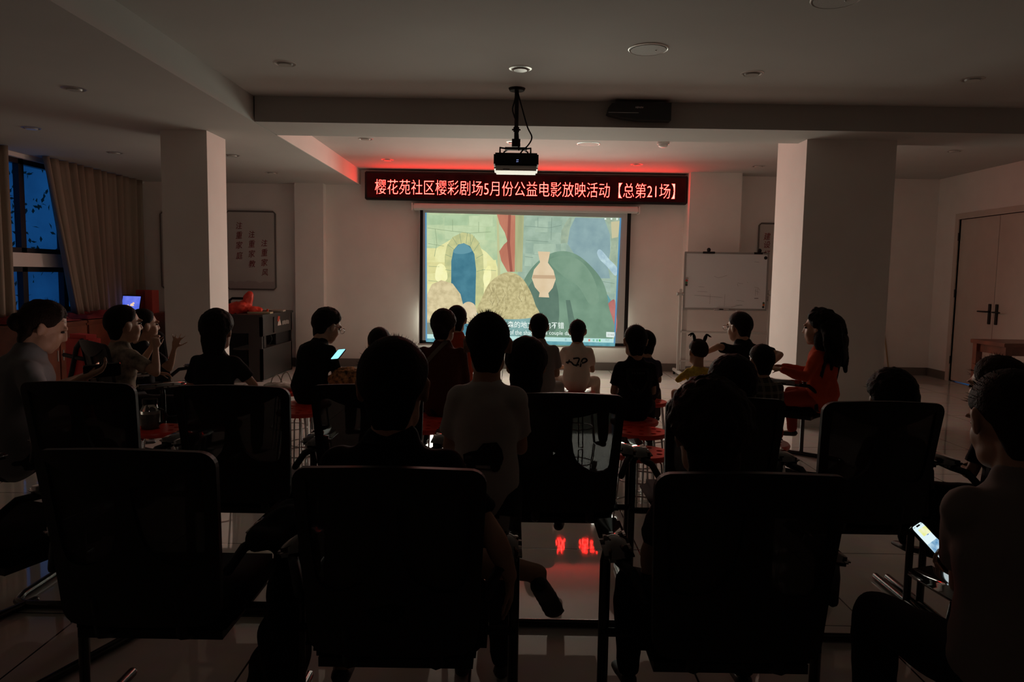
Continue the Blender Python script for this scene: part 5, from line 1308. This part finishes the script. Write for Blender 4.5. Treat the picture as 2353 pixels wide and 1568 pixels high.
back_print(PP['p9'], seg(sh_, .0022) + seg([(x * .86, y * .86) for x, y in sh_], .0018) + [([(x, .038), (x + .011, .038), (x + .011, .052), (x, .052)], GP) for x in (-.045, -.030, -.012, .004, .020, .034)] + [(circle(0, -.068, .009, 12), GP)], 'shield_print', .60)
CG = mat('car_print_grey', (.12, .115, .11), .8)
back_print(PP['p21'], [([(-.065, -.03), (-.068, .0), (-.045, .012), (-.02, .018), (.0, .042), (.045, .045), (.062, .02), (.068, -.01), (.062, -.032)], DP), (circle(-.04, -.034, .017, 16), DP), (circle(.042, -.036, .017, 16), DP)], 'car_print', .34)
back_print(PP['p21'], [([(-.012, .018), (.004, .036), (.020, .038), (.020, .018)], CG), ([(.026, .018), (.026, .038), (.042, .038), (.052, .018)], CG), ([(-.060, -.004), (-.036, .002), (-.036, -.010), (-.060, -.014)], CG), ([(-.03, -.04), (.03, -.042), (.03, -.048), (-.03, -.046)], CG)], 'car_print_detail', .34)
back_print(PP['p4'], [([(-.16, -.09), (-.13, -.10), (.045, .10), (.03, .125)], mat('pale_strap', (.30, .27, .22), .8))], 'shoulder_strap', .78)
# phones, lap bag, coat
def phone(label, c, n_, u_, m, L=.148, W=.070, glow=None):
    n_ = V(n_).normalized(); u_ = V(u_); u_ = (u_ - n_ * u_.dot(n_)).normalized(); r_ = u_.cross(n_)
    M = Matrix((r_, u_, n_)).transposed().to_4x4(); M.translation = c
    o = bpy.data.objects.new('phone', None); COL.objects.link(o); o.matrix_world = M; tag(o, label, 'phone')
    me = plate([rrect(-W / 2, W / 2, -L / 2, L / 2, .010)], .008, .2); me.transform(Matrix.Translation((0, 0, -.008))); link('case', me, BLACKG, o)
    me = plate([rrect(-W / 2 + .003, W / 2 - .003, -L / 2 + .003, L / 2 - .003, .009)], .0004, .2); d_ = link('display', me, m, o)
    return o, d_
ph, ds = phone('lit phone with a white page held up at the right edge', PH_C, PH_N, PH_U, emat('white_phone_page', (.72, .90, .95), 1.0, (.80, .92, .94), 4, sample=True), .136, .064)
def pq(name, x0, x1, y0, y1, m, z=.001): MB().box(((x0 + x1) / 2, (y0 + y1) / 2, z), (x1 - x0, y1 - y0, .0006)).build(name, m, ds)
pq('picture_strip', -.029, .029, -.022, .012, emat('blue_photo', (.10, .28, .50), 1, (.50, .70, .82), 40))
pq('yellow_patch', -.014, .028, .032, .052, emat('yellow_patch', (.80, .85, .20), 1, (.9, .92, .7), 30))
link('round_icon', plate([circle(.008, .041, .011, 24)], .0012, .2), emat('blue_icon', (.10, .20, .55), 1), ds)
pq('camera_island', -.009, .011, .0585, .0628, BLACKG)
pq('status_marks', .015, .024, .060, .062, emat('grey_status', (.3, .4, .45), 1)); pq('status_marks', -.025, -.016, .060, .062, emat('grey_status', (.3, .4, .45), 1))
c_ = aty(229, 858, 3.24); hd_ = PP['p22']['root'].matrix_basis @ PP['p22']['hc'] if False else aty(130, 745, 3.45)
phone('phone lighting the hands of the woman in grey at the far left', c_ + V((.0, .02, .012)), (hd_ - c_) + V((0, .25, .1)), (1, .3, -.1), emat('bright_phone_page', (1.0, .72, .66), 9.0, sample=True))
phone('phone with a cyan screen held by the person in black shirt and glasses', aty(777, 814, 5.2), (-.25, -.42, 1), (.25, 1, .3), emat('cyan_phone_page', (.25, .70, .85), 1.6, sample=True), .14, .065)
FLOR = mat('patterned_knit', (.46, .22, .09), .9, var=.95, bscale=34, bump=.6)
l_ = aty(800, 870, 5.3)
blobby('pouch', 'patterned orange and cream pouch on the lap of the person with the cyan phone', 'bag', [((l_.x, l_.y, l_.z), (.13, .12, .075)), ((l_.x + .08, l_.y, l_.z - .02), (.08, .09, .06)), ((l_.x - .09, l_.y, l_.z + .0), (.05, .07, .05))], FLOR, .010, .02, 26, None, 6)
k_ = CH['fl'].location
blobby('coat', 'dark coat hanging over the right armrest of the chair nearest the camera at left', 'coat', [((k_.x + .32, k_.y - .02, .66), (.075, .20, .045)), ((k_.x + .36, k_.y - .03, .50), (.045, .19, .20)), ((k_.x + .34, k_.y - .05, .32), (.055, .17, .18)), ((k_.x + .30, k_.y - .08, .20), (.06, .13, .12))], cloth('dark_coat', (.010, .010, .012)), .012, .02, 9, None, 3)
for k, lab in (('p1', 'red stool under the person with chin-length hair'), ('p2', 'red stool under the person in glasses bent over a phone'), ('p3', 'red stool under the small person behind the man in the polo'), ('p4', 'red stool under the person in rust brown'),
               ('p5', 'red stool under the person in the orange shirt'), ('p6', 'red stool under the child in the light grey T-shirt'), ('p7', 'red stool under the child with the curly print'), ('p9', 'red stool under the boy with the shield print'),
               ('p10', 'red stool under the child in dark violet'), ('p11', 'red stool under the toddler with pigtails'), ('p12', 'red stool under the man leaning left in glasses'), ('p14', 'red stool under the child in plaid')):
    l_ = PP[k]['root'].location; stool(l_.x, l_.y, lab, random.random())
